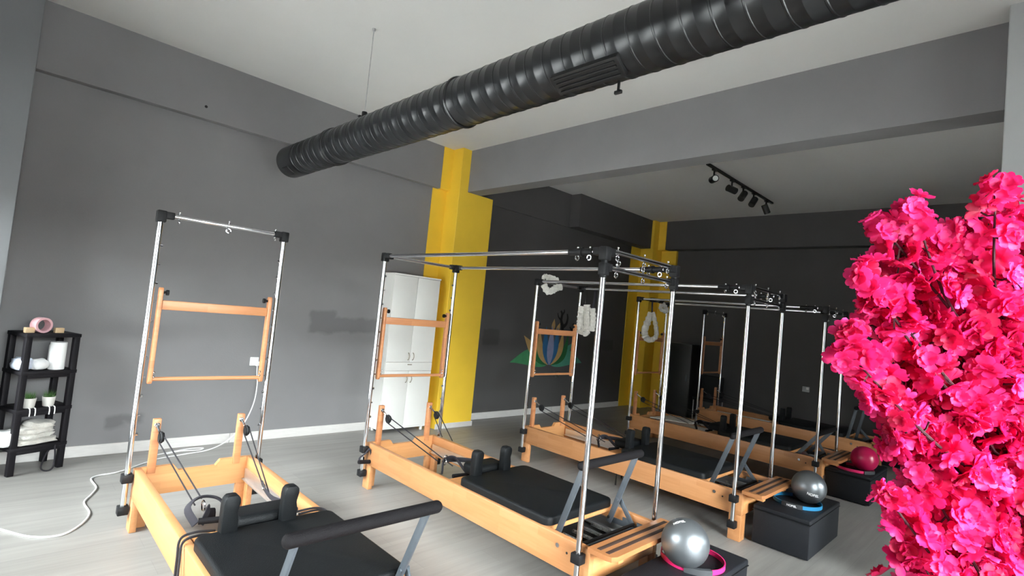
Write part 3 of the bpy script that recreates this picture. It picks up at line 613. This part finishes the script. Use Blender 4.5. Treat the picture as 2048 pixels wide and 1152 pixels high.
ring('pink pilates ring with grey pads lying round the silver ball on the nearest box', (3.065, 1.395, .305), .178, 'pink_ring', pads=(216, 36))
ring('blue pilates ring with black pads beside the silver ball on the second box', (4.93, 1.385, .305), .180, 'blue_ring', pads=(184, 4), txt=True)
ring('pink pilates ring with black pads under the pink ball on the third box', (6.93, 1.40, .305), .178, 'pink_ring', pads=(245, 65))

# ---------------------------------------------------------------- white cabinet
def cabinet():
    t = thing('wardrobe_cabinet', 'tall white four-door cabinet against the grey wall beside the yellow pillar', 'cabinet', (3.525, 5.715, 0))
    w, d, hh = .715, .262, 2.02
    part('carcass', MB().box(0, .018, .018, d, .045, hh-.02, .001).box(w-.018, w, .018, d, .045, hh-.02, .001).box(.018, w-.018, .018, d, .045, .07).box(.018, w-.018, .02, d, .86, .88).box(.018, w-.018, d-.01, d, .07, hh-.02), 'white_laminate', t, smooth=False)
    part('top_panel', MB().box(-.006, w+.006, -.006, d, hh-.02, hh, .002), 'white_laminate', t)
    z1, z2, z3 = .075, .785, .895
    for x0 in (.002, w/2+.001):
        for (a, b) in ((z1, z2-.003), (z3, hh-.023)):
            dr = part('door', MB().box(x0, x0+w/2-.004, 0, .016, a, b, .002), 'white_laminate', t)
            hx = w/2-.035 if x0 < .1 else w/2+.035; hz = b-.10 if a == z1 else a+.075
            part('door_handle', MB().tube(bez([(hx, .0, hz+.045), (hx, -.018, hz+.04), (hx+.006, -.026, hz), (hx, -.018, hz-.04), (hx, .0, hz-.045)], 5), .0045, 8), 'brass_dull', dr)
    dr = part('drawer', MB().box(.002, w-.002, 0, .016, z2, z3-.003, .002), 'white_laminate', t)
    part('drawer_handle', MB().box(w/2-.03, w/2+.03, -.014, .0, z3-.035, z3-.025, .002), 'brass_dull', dr)
    for x, y in ((.05, .04), (w-.05, .04), (.05, d-.04), (w-.05, d-.04)): part('foot', MB().cyl((x, y, 0), (x, y, .047), .02, n=12), 'white_plastic', t)
cabinet()

# ---------------------------------------------------------------- shelf unit and its contents
SH = Matrix.Translation((.205, 5.575, 0)) @ Matrix.Rotation(math.atan2(.13, .32), 4, 'Z')
def shw(x, y, z): return SH @ Vector((x, y, z))
SZ = math.atan2(.13, .32); SWx, SWy = .37, .28
t = thing('shelf_unit', 'black four-tier open shelf unit in the left corner by the grey wall', 'shelf', shw(0, 0, 0), SZ)
for x, y in ((0, 0), (SWx-.042, 0), (0, SWy-.042), (SWx-.042, SWy-.042)): part('leg', MB().box(x, x+.042, y, y+.042, 0, 1.10, .004), 'black_wood', t)
TZ = (.20, .50, .80, 1.10)
for z in TZ:
    part('shelf', MB().box(-.004, SWx+.004, -.004, SWy+.004, z-.012, z+.018, .004), 'black_wood', t)
    if z < 1: part('edge_rail', MB().box(.036, SWx-.036, .004, .014, z-.040, z-.010, .002), 'black_wood', t)
def on_shelf(x, y, z): return tuple(shw(x, y, z))
ZT = .019
# top: pink ring-shaped holder between two wooden blocks
t = thing('round_holder', 'dusty pink open cylinder standing on edge between two wooden blocks', 'holder', on_shelf(.125, .09, TZ[3]+ZT), SZ)
mb = MB(); ro, ri = .062, .046
V = []
for k in range(32):
    a = 2*pi*k/32; V.append([mb.bm.verts.new((r_*cos(a), y_, ro+r_*sin(a))) for r_, y_ in ((ro, -.035), (ro, .035), (ri, .035), (ri, -.035))])
for k in range(32):
    A, B = V[k], V[(k+1) % 32]
    for q in range(4): mb.bm.faces.new((A[q], A[(q+1) % 4], B[(q+1) % 4], B[q]))
o = part('sleeve', mb, 'pink_ceramic', t); o.rotation_euler = (0, 0, R(8))
for lab, x in (('wooden block left of the pink cylinder on the shelf unit', .025), ('wooden block right of the pink cylinder on the shelf unit', .225)):
    tag(part('wooden_block', MB().box(0, .062, 0, .035, 0, .042, .003), 'light_wood_block'), lab, 'block'); o = C.objects[-1]; o.location = on_shelf(x-.012, .06, TZ[3]+ZT); o.rotation_euler = (0, 0, SZ)
# upper tier: folded cloths and standing paper rolls
def crumple(name, label, cat, loc, size, m, seed, group=None, rz=0):
    rnd = random.Random(seed); b = bmesh.new(); bmesh.ops.create_icosphere(b, subdivisions=3, radius=1)
    ph = [rnd.uniform(0, 6) for _ in range(6)]
    for v in b.verts:
        x, y, z = v.co; k = 1+.10*sin(5*x+ph[0])*cos(4*y+ph[1])+.08*sin(9*x+5*z+ph[2])+.05*sin(13*y+ph[3]+4*x)
        e = lambda q: math.copysign(abs(q)**.6, q)
        v.co = Vector((e(x)*size[0]/2*k, e(y)*size[1]/2*k, max(-1, e(z))*size[2]/2*(k if z > -.2 else 1)+size[2]/2))
        v.co.z = max(v.co.z, 0)
    o = link(name, MB().add(b).mesh(name, angle=180), m); o.location = loc; o.rotation_euler = (0, 0, rz); return tag(o, label, cat, group)
crumple('folded_cloth', 'pale blue crumpled cloth at the left of the upper shelf', 'cloth', on_shelf(.035, .10, TZ[2]+ZT), (.10, .15, .10), 'pale_blue_cloth', 1, rz=SZ)
crumple('folded_cloth', 'white crumpled cloth in the middle of the upper shelf', 'cloth', on_shelf(.135, .09, TZ[2]+ZT), (.12, .14, .085), 'paper', 2, rz=SZ)
def roll(label, x, y, r, h_):
    t = thing('paper_roll', label, 'paper roll', on_shelf(x, y, TZ[2]+ZT), SZ)
    part('paper', MB().lathe([(r*.97, 0), (r, .006), (r, h_-.006), (r*.97, h_), (r*.35, h_), (r*.34, h_-.03)], n=28), 'paper', t)
roll('front white paper towel roll standing on the upper shelf', .255, .07, .055, .225)
roll('white paper roll standing half hidden behind the front roll', .285, .17, .045, .19)
# middle tier: two little pots with white legs
for lab, x in (('left cream pot with dark green grass on white legs', .095), ('right cream pot with dark green grass on white legs', .225)):
    t = thing('potted_grass', lab, 'potted plant', on_shelf(x, .045, TZ[1]+ZT), SZ)
    part('pot', MB().lathe([(.030, 0), (.036, .004), (.044, .075), (.044, .08), (.040, .08), (.038, .07), (.01, .07)], n=24), 'pot_cream', t)
    part('soil', MB().cyl((0, 0, .062), (0, 0, .072), .036, n=16), 'soil', t)
    gm = MB(); rnd = random.Random(x)
    for k in range(90):
        a = rnd.uniform(0, 2*pi); q = rnd.uniform(0, .034); hh = rnd.uniform(.04, .075); ln = rnd.uniform(0, .03); ax = rnd.uniform(0, 2*pi)
        p = Vector((q*cos(a), q*sin(a), .066)); tp = p+Vector((ln*cos(a), ln*sin(a), hh)); s_ = Vector((cos(ax), sin(ax), 0))*.0022
        gm.bm.faces.new([gm.bm.verts.new(p-s_), gm.bm.verts.new(p+s_), gm.bm.verts.new(tp)])
    g = part('grass', gm, 'leaf_green', t); g['kind'] = 'stuff'
    for dx in (-.012, .024): part('dangling_leg', MB().tube([(dx-.004, -.040, .006), (dx, -.052, .0), (dx+.002, -.054, -.03), (dx, -.054, -.058)], .0042, 6), 'white_plastic', t)
# bottom tier: folded towels
for k, (lab, dz, sx, m_, xo) in enumerate((('folded cream towel at the bottom of the towel stack', 0, .30, 'towel', .17), ('folded white towel in the middle of the towel stack', .045, .28, 'fleece', .16), ('folded cream towel above the middle of the stack', .085, .24, 'towel', .18), ('folded beige towel on top of the towel stack', .125, .17, 'towel', .21))):
    crumple('folded_towel', lab, 'towel', on_shelf(xo, .11, TZ[0]+ZT+dz), (sx, .22, .05), m_, 10+k, 'towels on the lowest shelf', rz=SZ)
crumple('bundled_towel', 'bundled white towel at the left end of the lowest shelf', 'towel', on_shelf(-.005, .10, TZ[0]+ZT), (.13, .16, .13), 'paper', 22, rz=SZ)
t = thing('coiled_cable', 'black cable coil on the floor beside the right leg of the shelf unit', 'cable', on_shelf(SWx-.08, .0, 0))
part('cord', MB().tube(bez([(0, 0, .20), (.01, -.01, .10), (.0, -.04, .02), (-.04, -.05, .006), (-.07, -.03, .03), (-.05, 0, .12), (-.02, .01, .18)], 6), .006, 6), 'black_rope', t)

# ---------------------------------------------------------------- power outlet, plug and cable
t = thing('wall_outlet', 'white double socket plate on the grey wall behind the nearest tower', 'outlet', (2.06, YL, .86))
part('face_plate', MB().box(-.045, .045, -.012, 0, -.045, .045, .004), 'white_plastic', t)
part('socket', MB().cyl((0, -.014, 0), (0, -.008, 0), .022, n=16), 'paper', t)
t = thing('power_cable', 'white cable from the wall socket drooping to the floor and out to the left', 'cable', (0, 0, 0))
part('plug', MB().box(2.06, 2.10, YL-.06, YL-.012, .815, .865, .008), 'white_plastic', t)
cab = [(2.08, 5.93, .83), (2.085, 5.925, .74), (2.10, 5.92, .62), (2.08, 5.90, .42), (2.00, 5.88, .22), (1.85, 5.83, .07), (1.66, 5.76, .008), (1.40, 5.69, .006), (1.17, 5.61, .006), (.893, 5.383, .006), (.75, 5.345, .006), (.69, 5.27, .006), (.70, 5.05, .006), (.655, 4.90, .006), (.60, 4.75, .006), (.608, 4.52, .006), (.545, 4.34, .006), (.436, 4.22, .006), (.30, 4.28, .006), (.17, 4.48, .006), (.0, 4.75, .006), (-.25, 5.0, .006)]
part('cord', MB().tube(bez(cab, 8), .006, 8), 'cable_white', t)
t = thing('coiled_cable', 'small coil of white cable on the floor at the baseboard behind the nearest reformer', 'cable', (1.47, 5.80, .006))
part('cord', MB().tube(bez([(-.30, -.06, 0), (-.12, .02, 0), (.05, .07, 0), (.16, .04, 0), (.10, -.02, .004), (-.05, -.01, .008), (-.18, -.05, .004)], 6), .0055, 6), 'cable_white', t)
# far outlet and switch
t = thing('wall_outlet', 'small white socket plate on the far end wall behind the last cage', 'outlet', (XE, 2.78, .86))
part('face_plate', MB().box(-.012, 0, -.055, .055, -.045, .045, .004), 'pale_grey_paint', t)
part('socket', MB().box(-.015, -.010, -.045, -.005, -.005, .035, .002), 'white_plastic', t)
t = thing('wall_outlet', 'grey socket plate on the dark wall under the lotus mural', 'outlet', (7.17, YL, .66))
part('face_plate', MB().box(-.045, .045, -.012, 0, -.05, .05, .004), 'dull_metal', t)

# ---------------------------------------------------------------- lotus mural (paint on the wall)
mu = thing('lotus_mural', 'lotus flower with green, ochre and blue petals painted on the dark wall', 'mural', (6.92, YL-.001, .83))
def petal(x0, z0, x1, z1, w, m, dep, bow=0):
    a = Vector((x0, z0)); b = Vector((x1, z1)); d = b-a; nrm = Vector((-d.y, d.x)).normalized(); L_, R_ = [], []
    for k in range(13):
        t_ = k/12; c = a+d*t_+nrm*bow*sin(pi*t_); ww = w*sin(pi*min(1, t_**.75))*.5+(0.004 if k in (0, 12) else 0)
        L_.append(c+nrm*ww); R_.append(c-nrm*ww)
    poly = [tuple(p) for p in L_+R_[::-1]]
    part('petal', MB().prism(poly, -.002*dep-.002, -.002*dep, 'XZ'), m, mu, smooth=False)
petal(-.02, .02, -.95, .04, .30, 'mural_green', 1, -.10); petal(.02, .02, .92, .04, .30, 'mural_mint', 1, .10)
petal(-.10, .02, -.68, .48, .22, 'mural_ochre', 2, .02); petal(.10, .02, .62, .40, .20, 'mural_mint', 2, -.02)
petal(-.04, .0, -.46, .56, .17, 'mural_dark_green', 3, .14); petal(.04, .0, .46, .56, .17, 'mural_dark_green', 3, -.14)
petal(-.03, 0, -.30, .62, .17, 'mural_ochre', 4, .10); petal(.03, 0, .30, .62, .17, 'mural_ochre', 4, -.10)
petal(-.015, 0, -.15, .66, .16, 'mural_blue', 5, .05); petal(.015, 0, .15, .66, .16, 'mural_blue', 5, -.05)
petal(0, 0, 0, .68, .17, 'mural_lilac', 6)
petal(.02, .60, .04, .80, .09, 'mural_ochre', 4); petal(.13, .58, .20, .74, .08, 'mural_ochre', 3); 
tw = thing('branch_decal', 'black bare branch silhouette on the dark wall above the lotus', 'wall decal', (7.20, YL-.001, 1.40))
for pts, r in (([(0, 0, -.02), (.0, 0, .16), (-.06, 0, .30), (-.05, 0, .46), (-.10, 0, .54)], .035), ([(.0, 0, .14), (.12, 0, .22), (.16, 0, .36), (.13, 0, .48)], .028), ([(-.05, 0, .30), (-.16, 0, .38), (-.20, 0, .48)], .016), ([(-.05, 0, .44), (.02, 0, .52), (.01, 0, .58)], .018), ([(.10, 0, .0), (.28, 0, .02), (.36, 0, .10), (.38, 0, .26)], .03), ([(.34, 0, .08), (.26, 0, .16)], .016)):
    pts = [(a*.8, b, c*.72) for a, b, c in pts]; r *= 1.25; q = bez(pts, 5); n_ = len(q); A_, B_ = [], []
    for i_, p_ in enumerate(q):
        t_ = (q[min(i_+1, n_-1)]-q[max(i_-1, 0)]).normalized(); nn_ = Vector((-t_.z, 0, t_.x))*r*(1-.65*i_/n_); A_.append(p_+nn_); B_.append(p_-nn_)
    part('branch', MB().prism([(v.x, v.z) for v in A_+B_[::-1]], -.003, -.001, 'XZ'), 'mural_black', tw, smooth=False)


# ---------------------------------------------------------------- track light
t = thing('track_light', 'black ceiling track with five spotlights behind the cross beam', 'track light', (6.42, 3.14, ZC))
part('track', MB().box(0, 2.38, -.018, .018, -.03, 0, .003), 'lamp_black', t)
for k, (x, dr, lit) in enumerate(((.22, (-.75, -.66, -.1), 1), (.80, (.8, -.35, -.15), 0), (1.20, (-.65, .1, -.75), 0), (1.60, (-.62, .1, -.78), 0), (2.12, (.45, -.25, -.85), 0))):
    sp = part('spot_head', MB().cyl((x, 0, -.135)+Vector() if False else (x-.07*Vector(dr).normalized().x, -.07*Vector(dr).normalized().y, -.165-.07*Vector(dr).normalized().z), (x+.075*Vector(dr).normalized().x, .075*Vector(dr).normalized().y, -.165+.075*Vector(dr).normalized().z), .048, n=18), 'lamp_black', t)
    d_ = Vector(dr).normalized(); c_ = Vector((x, 0, -.165))
    part('spot_lens', MB().cyl(c_+d_*.074, c_+d_*.078, .036, n=16), 'lens_lit_pale' if lit else 'dark_cavity', sp)  # lit look of one lens and dark look of the rest painted in
    part('adapter', MB().box(x-.05, x+.05, -.015, .015, -.055, -.028, .003).cyl((x, 0, -.05), (x, 0, -.13), .012, n=10), 'lamp_black', t)

# ---------------------------------------------------------------- dark things by the far end wall
t = thing('metal_locker', 'tall black cabinet standing at the far end wall behind the last reformer', 'cabinet', (9.42, 4.62, 0))
part('body', MB().box(.012, .50, 0, .50, .03, 1.40, .006), 'lamp_black', t)
part('door', MB().box(0, .011, .006, .494, .04, 1.392, .003), 'lamp_black', t)
part('door_handle', MB().box(-.02, 0, .05, .065, .70, .84, .003), 'steel_grey', t)
t = thing('office_chair', 'black padded chair beside the tall black cabinet at the far wall', 'chair', (9.55, 4.28, 0))
part('backrest', MB().box(.12, .18, -.20, .20, .46, .86, .03, 3), 'black_leather', t)
part('seat', MB().box(-.22, .20, -.21, .21, .40, .47, .02, 3), 'black_leather', t)
for x, y in ((-.20, -.19), (-.20, .19), (.17, -.19), (.17, .19)): part('leg', MB().cyl((x, y, 0), (x, y, .41), .011, n=8), 'dull_metal', t)
t = thing('small_stool_frame', 'little black metal hoop stand on the floor under the middle reformer', 'stand', (4.82, 3.02, 0))
part('hoop', MB().tube(bez([(-.10, 0, 0), (-.10, 0, .09), (-.08, .01, .12), (.02, .04, .115), (.10, .08, .13), (.16, .10, .14)], 6), .008, 8), 'lamp_black', t)
part('leg', MB().cyl((.16, .10, 0), (.16, .10, .14), .008, n=8), 'lamp_black', t)
# papers on the carriage end of the fourth reformer
t = thing('folded_mat', 'pale cloth laid over the head springs of the fourth reformer', 'cloth', (6.544+.40, 4.06-.62, .395))
part('sheet', MB().prism([(-.30, .35), (.18, .30), (.30, -.42), (.02, -.36), (-.12, -.1)], 0, .012, 'XY', .003), 'pot_cream', t)

# ---------------------------------------------------------------- pink blossom tree beside the camera
def blossom_mesh(seed, m):
    rnd = random.Random(seed); bm = bmesh.new()
    for layer in range(2):
        for k in range(5):
            a0 = 2*pi*k/5+layer*.6+rnd.uniform(-.12, .12); tilt = (.30+.55*layer)+rnd.uniform(-.2, .25); L_ = (.027-.010*layer)*rnd.uniform(.9, 1.12); w = L_*.62
            rows = []
            for i, (s, ww) in enumerate(((0, .12), (.35, .62), (.70, 1.0), (.92, .80), (1.0, .45))):
                row = []
                for j in (-1, -.5, 0, .5, 1):
                    r_ = s*L_*(1-.05*(abs(j) > .9)+(-.08 if (i == 4 and j == 0) else 0)); z = sin(tilt)*r_*(1-.35*s)+.004*(j*j)*s+rnd.uniform(-.0016, .0016)*s
                    x = r_*cos(tilt*.8); y_ = j*w*ww*.68
                    row.append(bm.verts.new((x*cos(a0)-y_*sin(a0), x*sin(a0)+y_*cos(a0), z)))
                rows.append(row)
            for A, B in zip(rows, rows[1:]):
                for q in range(4): bm.faces.new((A[q], A[q+1], B[q+1], B[q]))
    me = bpy.data.meshes.new('blossom'); bm.to_mesh(me); bm.free()
    for p in me.polygons: p.use_smooth = True
    me.materials.append(M[m]); return me
BL = [blossom_mesh(s, m) for s, m in ((1, 'petal_pink'), (2, 'petal_pink'), (3, 'petal_light_pink'), (4, 'petal_deep_pink'), (5, 'petal_pink'), (6, 'petal_deep_pink'), (7, 'petal_light_pink'))]
TX, TY = 1.10, .05
tree = thing('blossom_tree', 'artificial tree with hot pink blossoms crowding the right edge of the photo', 'artificial tree', (TX, TY, 0))
# blossom clusters: centre (metres) and radius
CL = [(1.148, 0.061, 1.92, 0.026), (1.3, 0.112, 1.878, 0.04), (1.293, 0.047, 1.902, 0.046), (1.104, 0.163, 1.893, 0.026), (1.186, 0.154, 1.86, 0.05), (1.094, 0.202, 1.859, 0.023), (1.158, 0.185, 1.819, 0.044), (1.057, 0.216, 1.774, 0.029), (1.104, 0.201, 1.74, 0.04), (1.263, 0.153, 1.8, 0.058), (1.314, 0.105, 1.774, 0.067), (1.366, 0.052, 1.8, 0.067), (1.027, 0.226, 1.663, 0.022), (1.136, 0.216, 1.687, 0.036), (1.246, 0.177, 1.706, 0.067), (1.237, 0.117, 1.692, 0.073), (1.295, 0.059, 1.7, 0.073), (1.031, 0.225, 1.63, 0.02), (1.078, 0.208, 1.611, 0.031), (1.211, 0.19, 1.609, 0.052), (1.285, 0.146, 1.595, 0.077), (1.279, 0.082, 1.606, 0.077), (1.328, 0.031, 1.631, 0.064), (1.122, 0.196, 1.564, 0.035), (1.188, 0.175, 1.529, 0.041), (1.223, 0.143, 1.515, 0.064), (1.342, 0.096, 1.507, 0.077), (1.333, 0.034, 1.521, 0.073), (1.163, 0.162, 1.481, 0.037), (1.23, 0.141, 1.443, 0.055), (1.324, 0.092, 1.425, 0.075), (1.342, 0.031, 1.44, 0.073), (1.104, 0.17, 1.393, 0.022), (1.174, 0.158, 1.371, 0.035), (1.303, 0.145, 1.356, 0.048), (1.273, 0.105, 1.348, 0.064), (1.325, 0.054, 1.355, 0.073), (1.362, 0.016, 1.369, 0.064), (1.194, 0.144, 1.307, 0.04), (1.268, 0.116, 1.274, 0.064), (1.32, 0.064, 1.272, 0.073), (1.369, 0.017, 1.278, 0.073), (1.241, 0.146, 1.215, 0.055), (1.296, 0.094, 1.195, 0.073), (1.361, 0.03, 1.194, 0.082), (1.432, -0.01, 1.77, 0.086), (1.458, -0.023, 1.581, 0.086), (1.478, -0.029, 1.39, 0.086), (1.413, 0.001, 1.884, 0.058), (1.497, -0.034, 1.218, 0.086)]
CL += [(1.42, -.10, 1.85, .09), (1.40, -.18, 1.66, .10), (1.36, -.20, 1.45, .10), (1.44, -.08, 1.30, .10), (1.34, -.16, 1.22, .09), (1.48, .08, 1.55, .10), (1.48, .06, 1.30, .10), (1.30, -.12, 1.10, .09)]
TX, TY = 1.33, .02
tree.location = (TX, TY, 0)
rnd = random.Random(11)
tk = [(0, 0, .30), (.01, .01, .6), (-.01, 0, .9), (.0, .01, 1.2), (.01, 0, 1.5), (0, 0, 1.78)]
part('trunk', MB().tube(bez(tk, 6), [.024-.0005*i for i in range(31)], 10), 'bark', tree)
part('pot', MB().lathe([(.13, 0), (.14, .01), (.18, .32), (.19, .33), (.19, .35), (.175, .35), (.165, .31), (.02, .31)], n=36), 'pale_grey_paint', tree)
part('soil', MB().cyl((0, 0, .30), (0, 0, .318), .166, n=24), 'soil', tree)
bmb = MB(); sites = []
camp = Vector((0, 0, HC))
for (x, y, z, r) in CL:
    c = Vector((x-TX, y-TY, z)); h0 = max(.7, z-.22-rnd.uniform(0, .1)); a = Vector((0, 0, min(h0, 1.7)))
    mid = (a+c)/2+Vector((rnd.uniform(-.02, .02), rnd.uniform(-.02, .02), -.03))
    q = bez([a, mid, c], 5); bmb.tube(q, [.0036-.0002*i for i in range(len(q))], 6)
    for bp_ in q[2:-1]:
        for _ in range(3):
            dd = Vector((rnd.gauss(0, 1), rnd.gauss(0, 1), rnd.gauss(0, 1))).normalized(); sites.append((bp_+dd*.022, dd, bp_))
    n = int(8+4600*r*r) if r > .03 else 7
    for k in range(n):
        d = Vector((rnd.gauss(0, 1), rnd.gauss(0, 1), rnd.gauss(0, 1))).normalized(); rr = r*(rnd.uniform(.30, .95))
        p = c+d*rr
        nrm = (d*.9+Vector((rnd.uniform(-.6, .6), rnd.uniform(-.6, .6), rnd.uniform(-.3, .7)))).normalized()
        sites.append((p, nrm, c))
# twigs from each cluster centre to its outer blossoms
for i, (p, nrm, c) in enumerate(sites):
    if i % 3 == 0: bmb.tube([c, (c+p)/2+Vector((0, 0, -.004)), p-nrm*.002], .0016, 4)
br = part('branches', bmb, 'bark', tree); br['kind'] = 'stuff'
cl_ = camp-Vector((TX, TY, 0))
sites.sort(key=lambda s: (s[0]-cl_).length)
def bmtx(p, nrm, s):
    q = Vector((0, 0, 1)).rotation_difference(nrm).to_matrix().to_4x4()
    return Matrix.Translation(p) @ q @ Matrix.Rotation(rnd.uniform(0, 6.28), 4, 'Z') @ Matrix.Scale(s, 4)
for p, nrm, c in sites[:290]:
    o = bpy.data.objects.new('blossom', rnd.choice(BL)); C.objects.link(o); o.parent = tree; o.matrix_local = bmtx(p, nrm, rnd.uniform(.72, 1.0))
rest = {}
for p, nrm, c in sites[290:]:
    me = rnd.choice(BL); k = me.materials[0].name; b = rest.setdefault(k, bmesh.new())
    t2 = bmesh.new(); t2.from_mesh(me); bmesh.ops.transform(t2, matrix=bmtx(p, nrm, rnd.uniform(.8, 1.1)), verts=t2.verts[:]); m3 = bpy.data.meshes.new('t'); t2.to_mesh(m3); t2.free(); b.from_mesh(m3); bpy.data.meshes.remove(m3)
me = bpy.data.meshes.new('inner_blossoms'); allb = bmesh.new(); offs = []
for i, (k, b) in enumerate(rest.items()):
    m3 = bpy.data.meshes.new('t'); b.to_mesh(m3); b.free(); n0 = len(allb.faces); allb.from_mesh(m3); bpy.data.meshes.remove(m3); allb.faces.ensure_lookup_table()
    for f in allb.faces[n0:]: f.material_index = i; f.smooth = True
    me.materials.append(bpy.data.materials[k])
allb.to_mesh(me); allb.free()
o = bpy.data.objects.new('inner_blossoms', me); C.objects.link(o); o.parent = tree; o['kind'] = 'stuff'
print('blossoms', len(sites))
# things that come several times share a group phrase
GROUPS = {'reformer': 'pilates reformers in a row', 'sitting_box': 'black sitting boxes at the foot ends', 'exercise_ball': 'exercise balls on the boxes', 'pilates_ring': 'pilates rings on the boxes', 'fleece_loop': 'white fleece loops hung on the cages', 'loop_strap': 'black loop straps on the carriages', 'rope_tail': 'rope ends over the rails of the nearest reformer', 'wooden_block': 'wooden blocks on the shelf unit', 'potted_grass': 'little grass pots on the shelf unit', 'paper_roll': 'paper rolls on the upper shelf', 'folded_cloth': 'folded cloths on the upper shelf', 'wall_outlet': 'wall sockets'}
for o in list(bpy.data.objects):
    k = o.name.split('.')[0]
    if o.parent is None and k in GROUPS and 'label' in o: o['group'] = GROUPS[k]
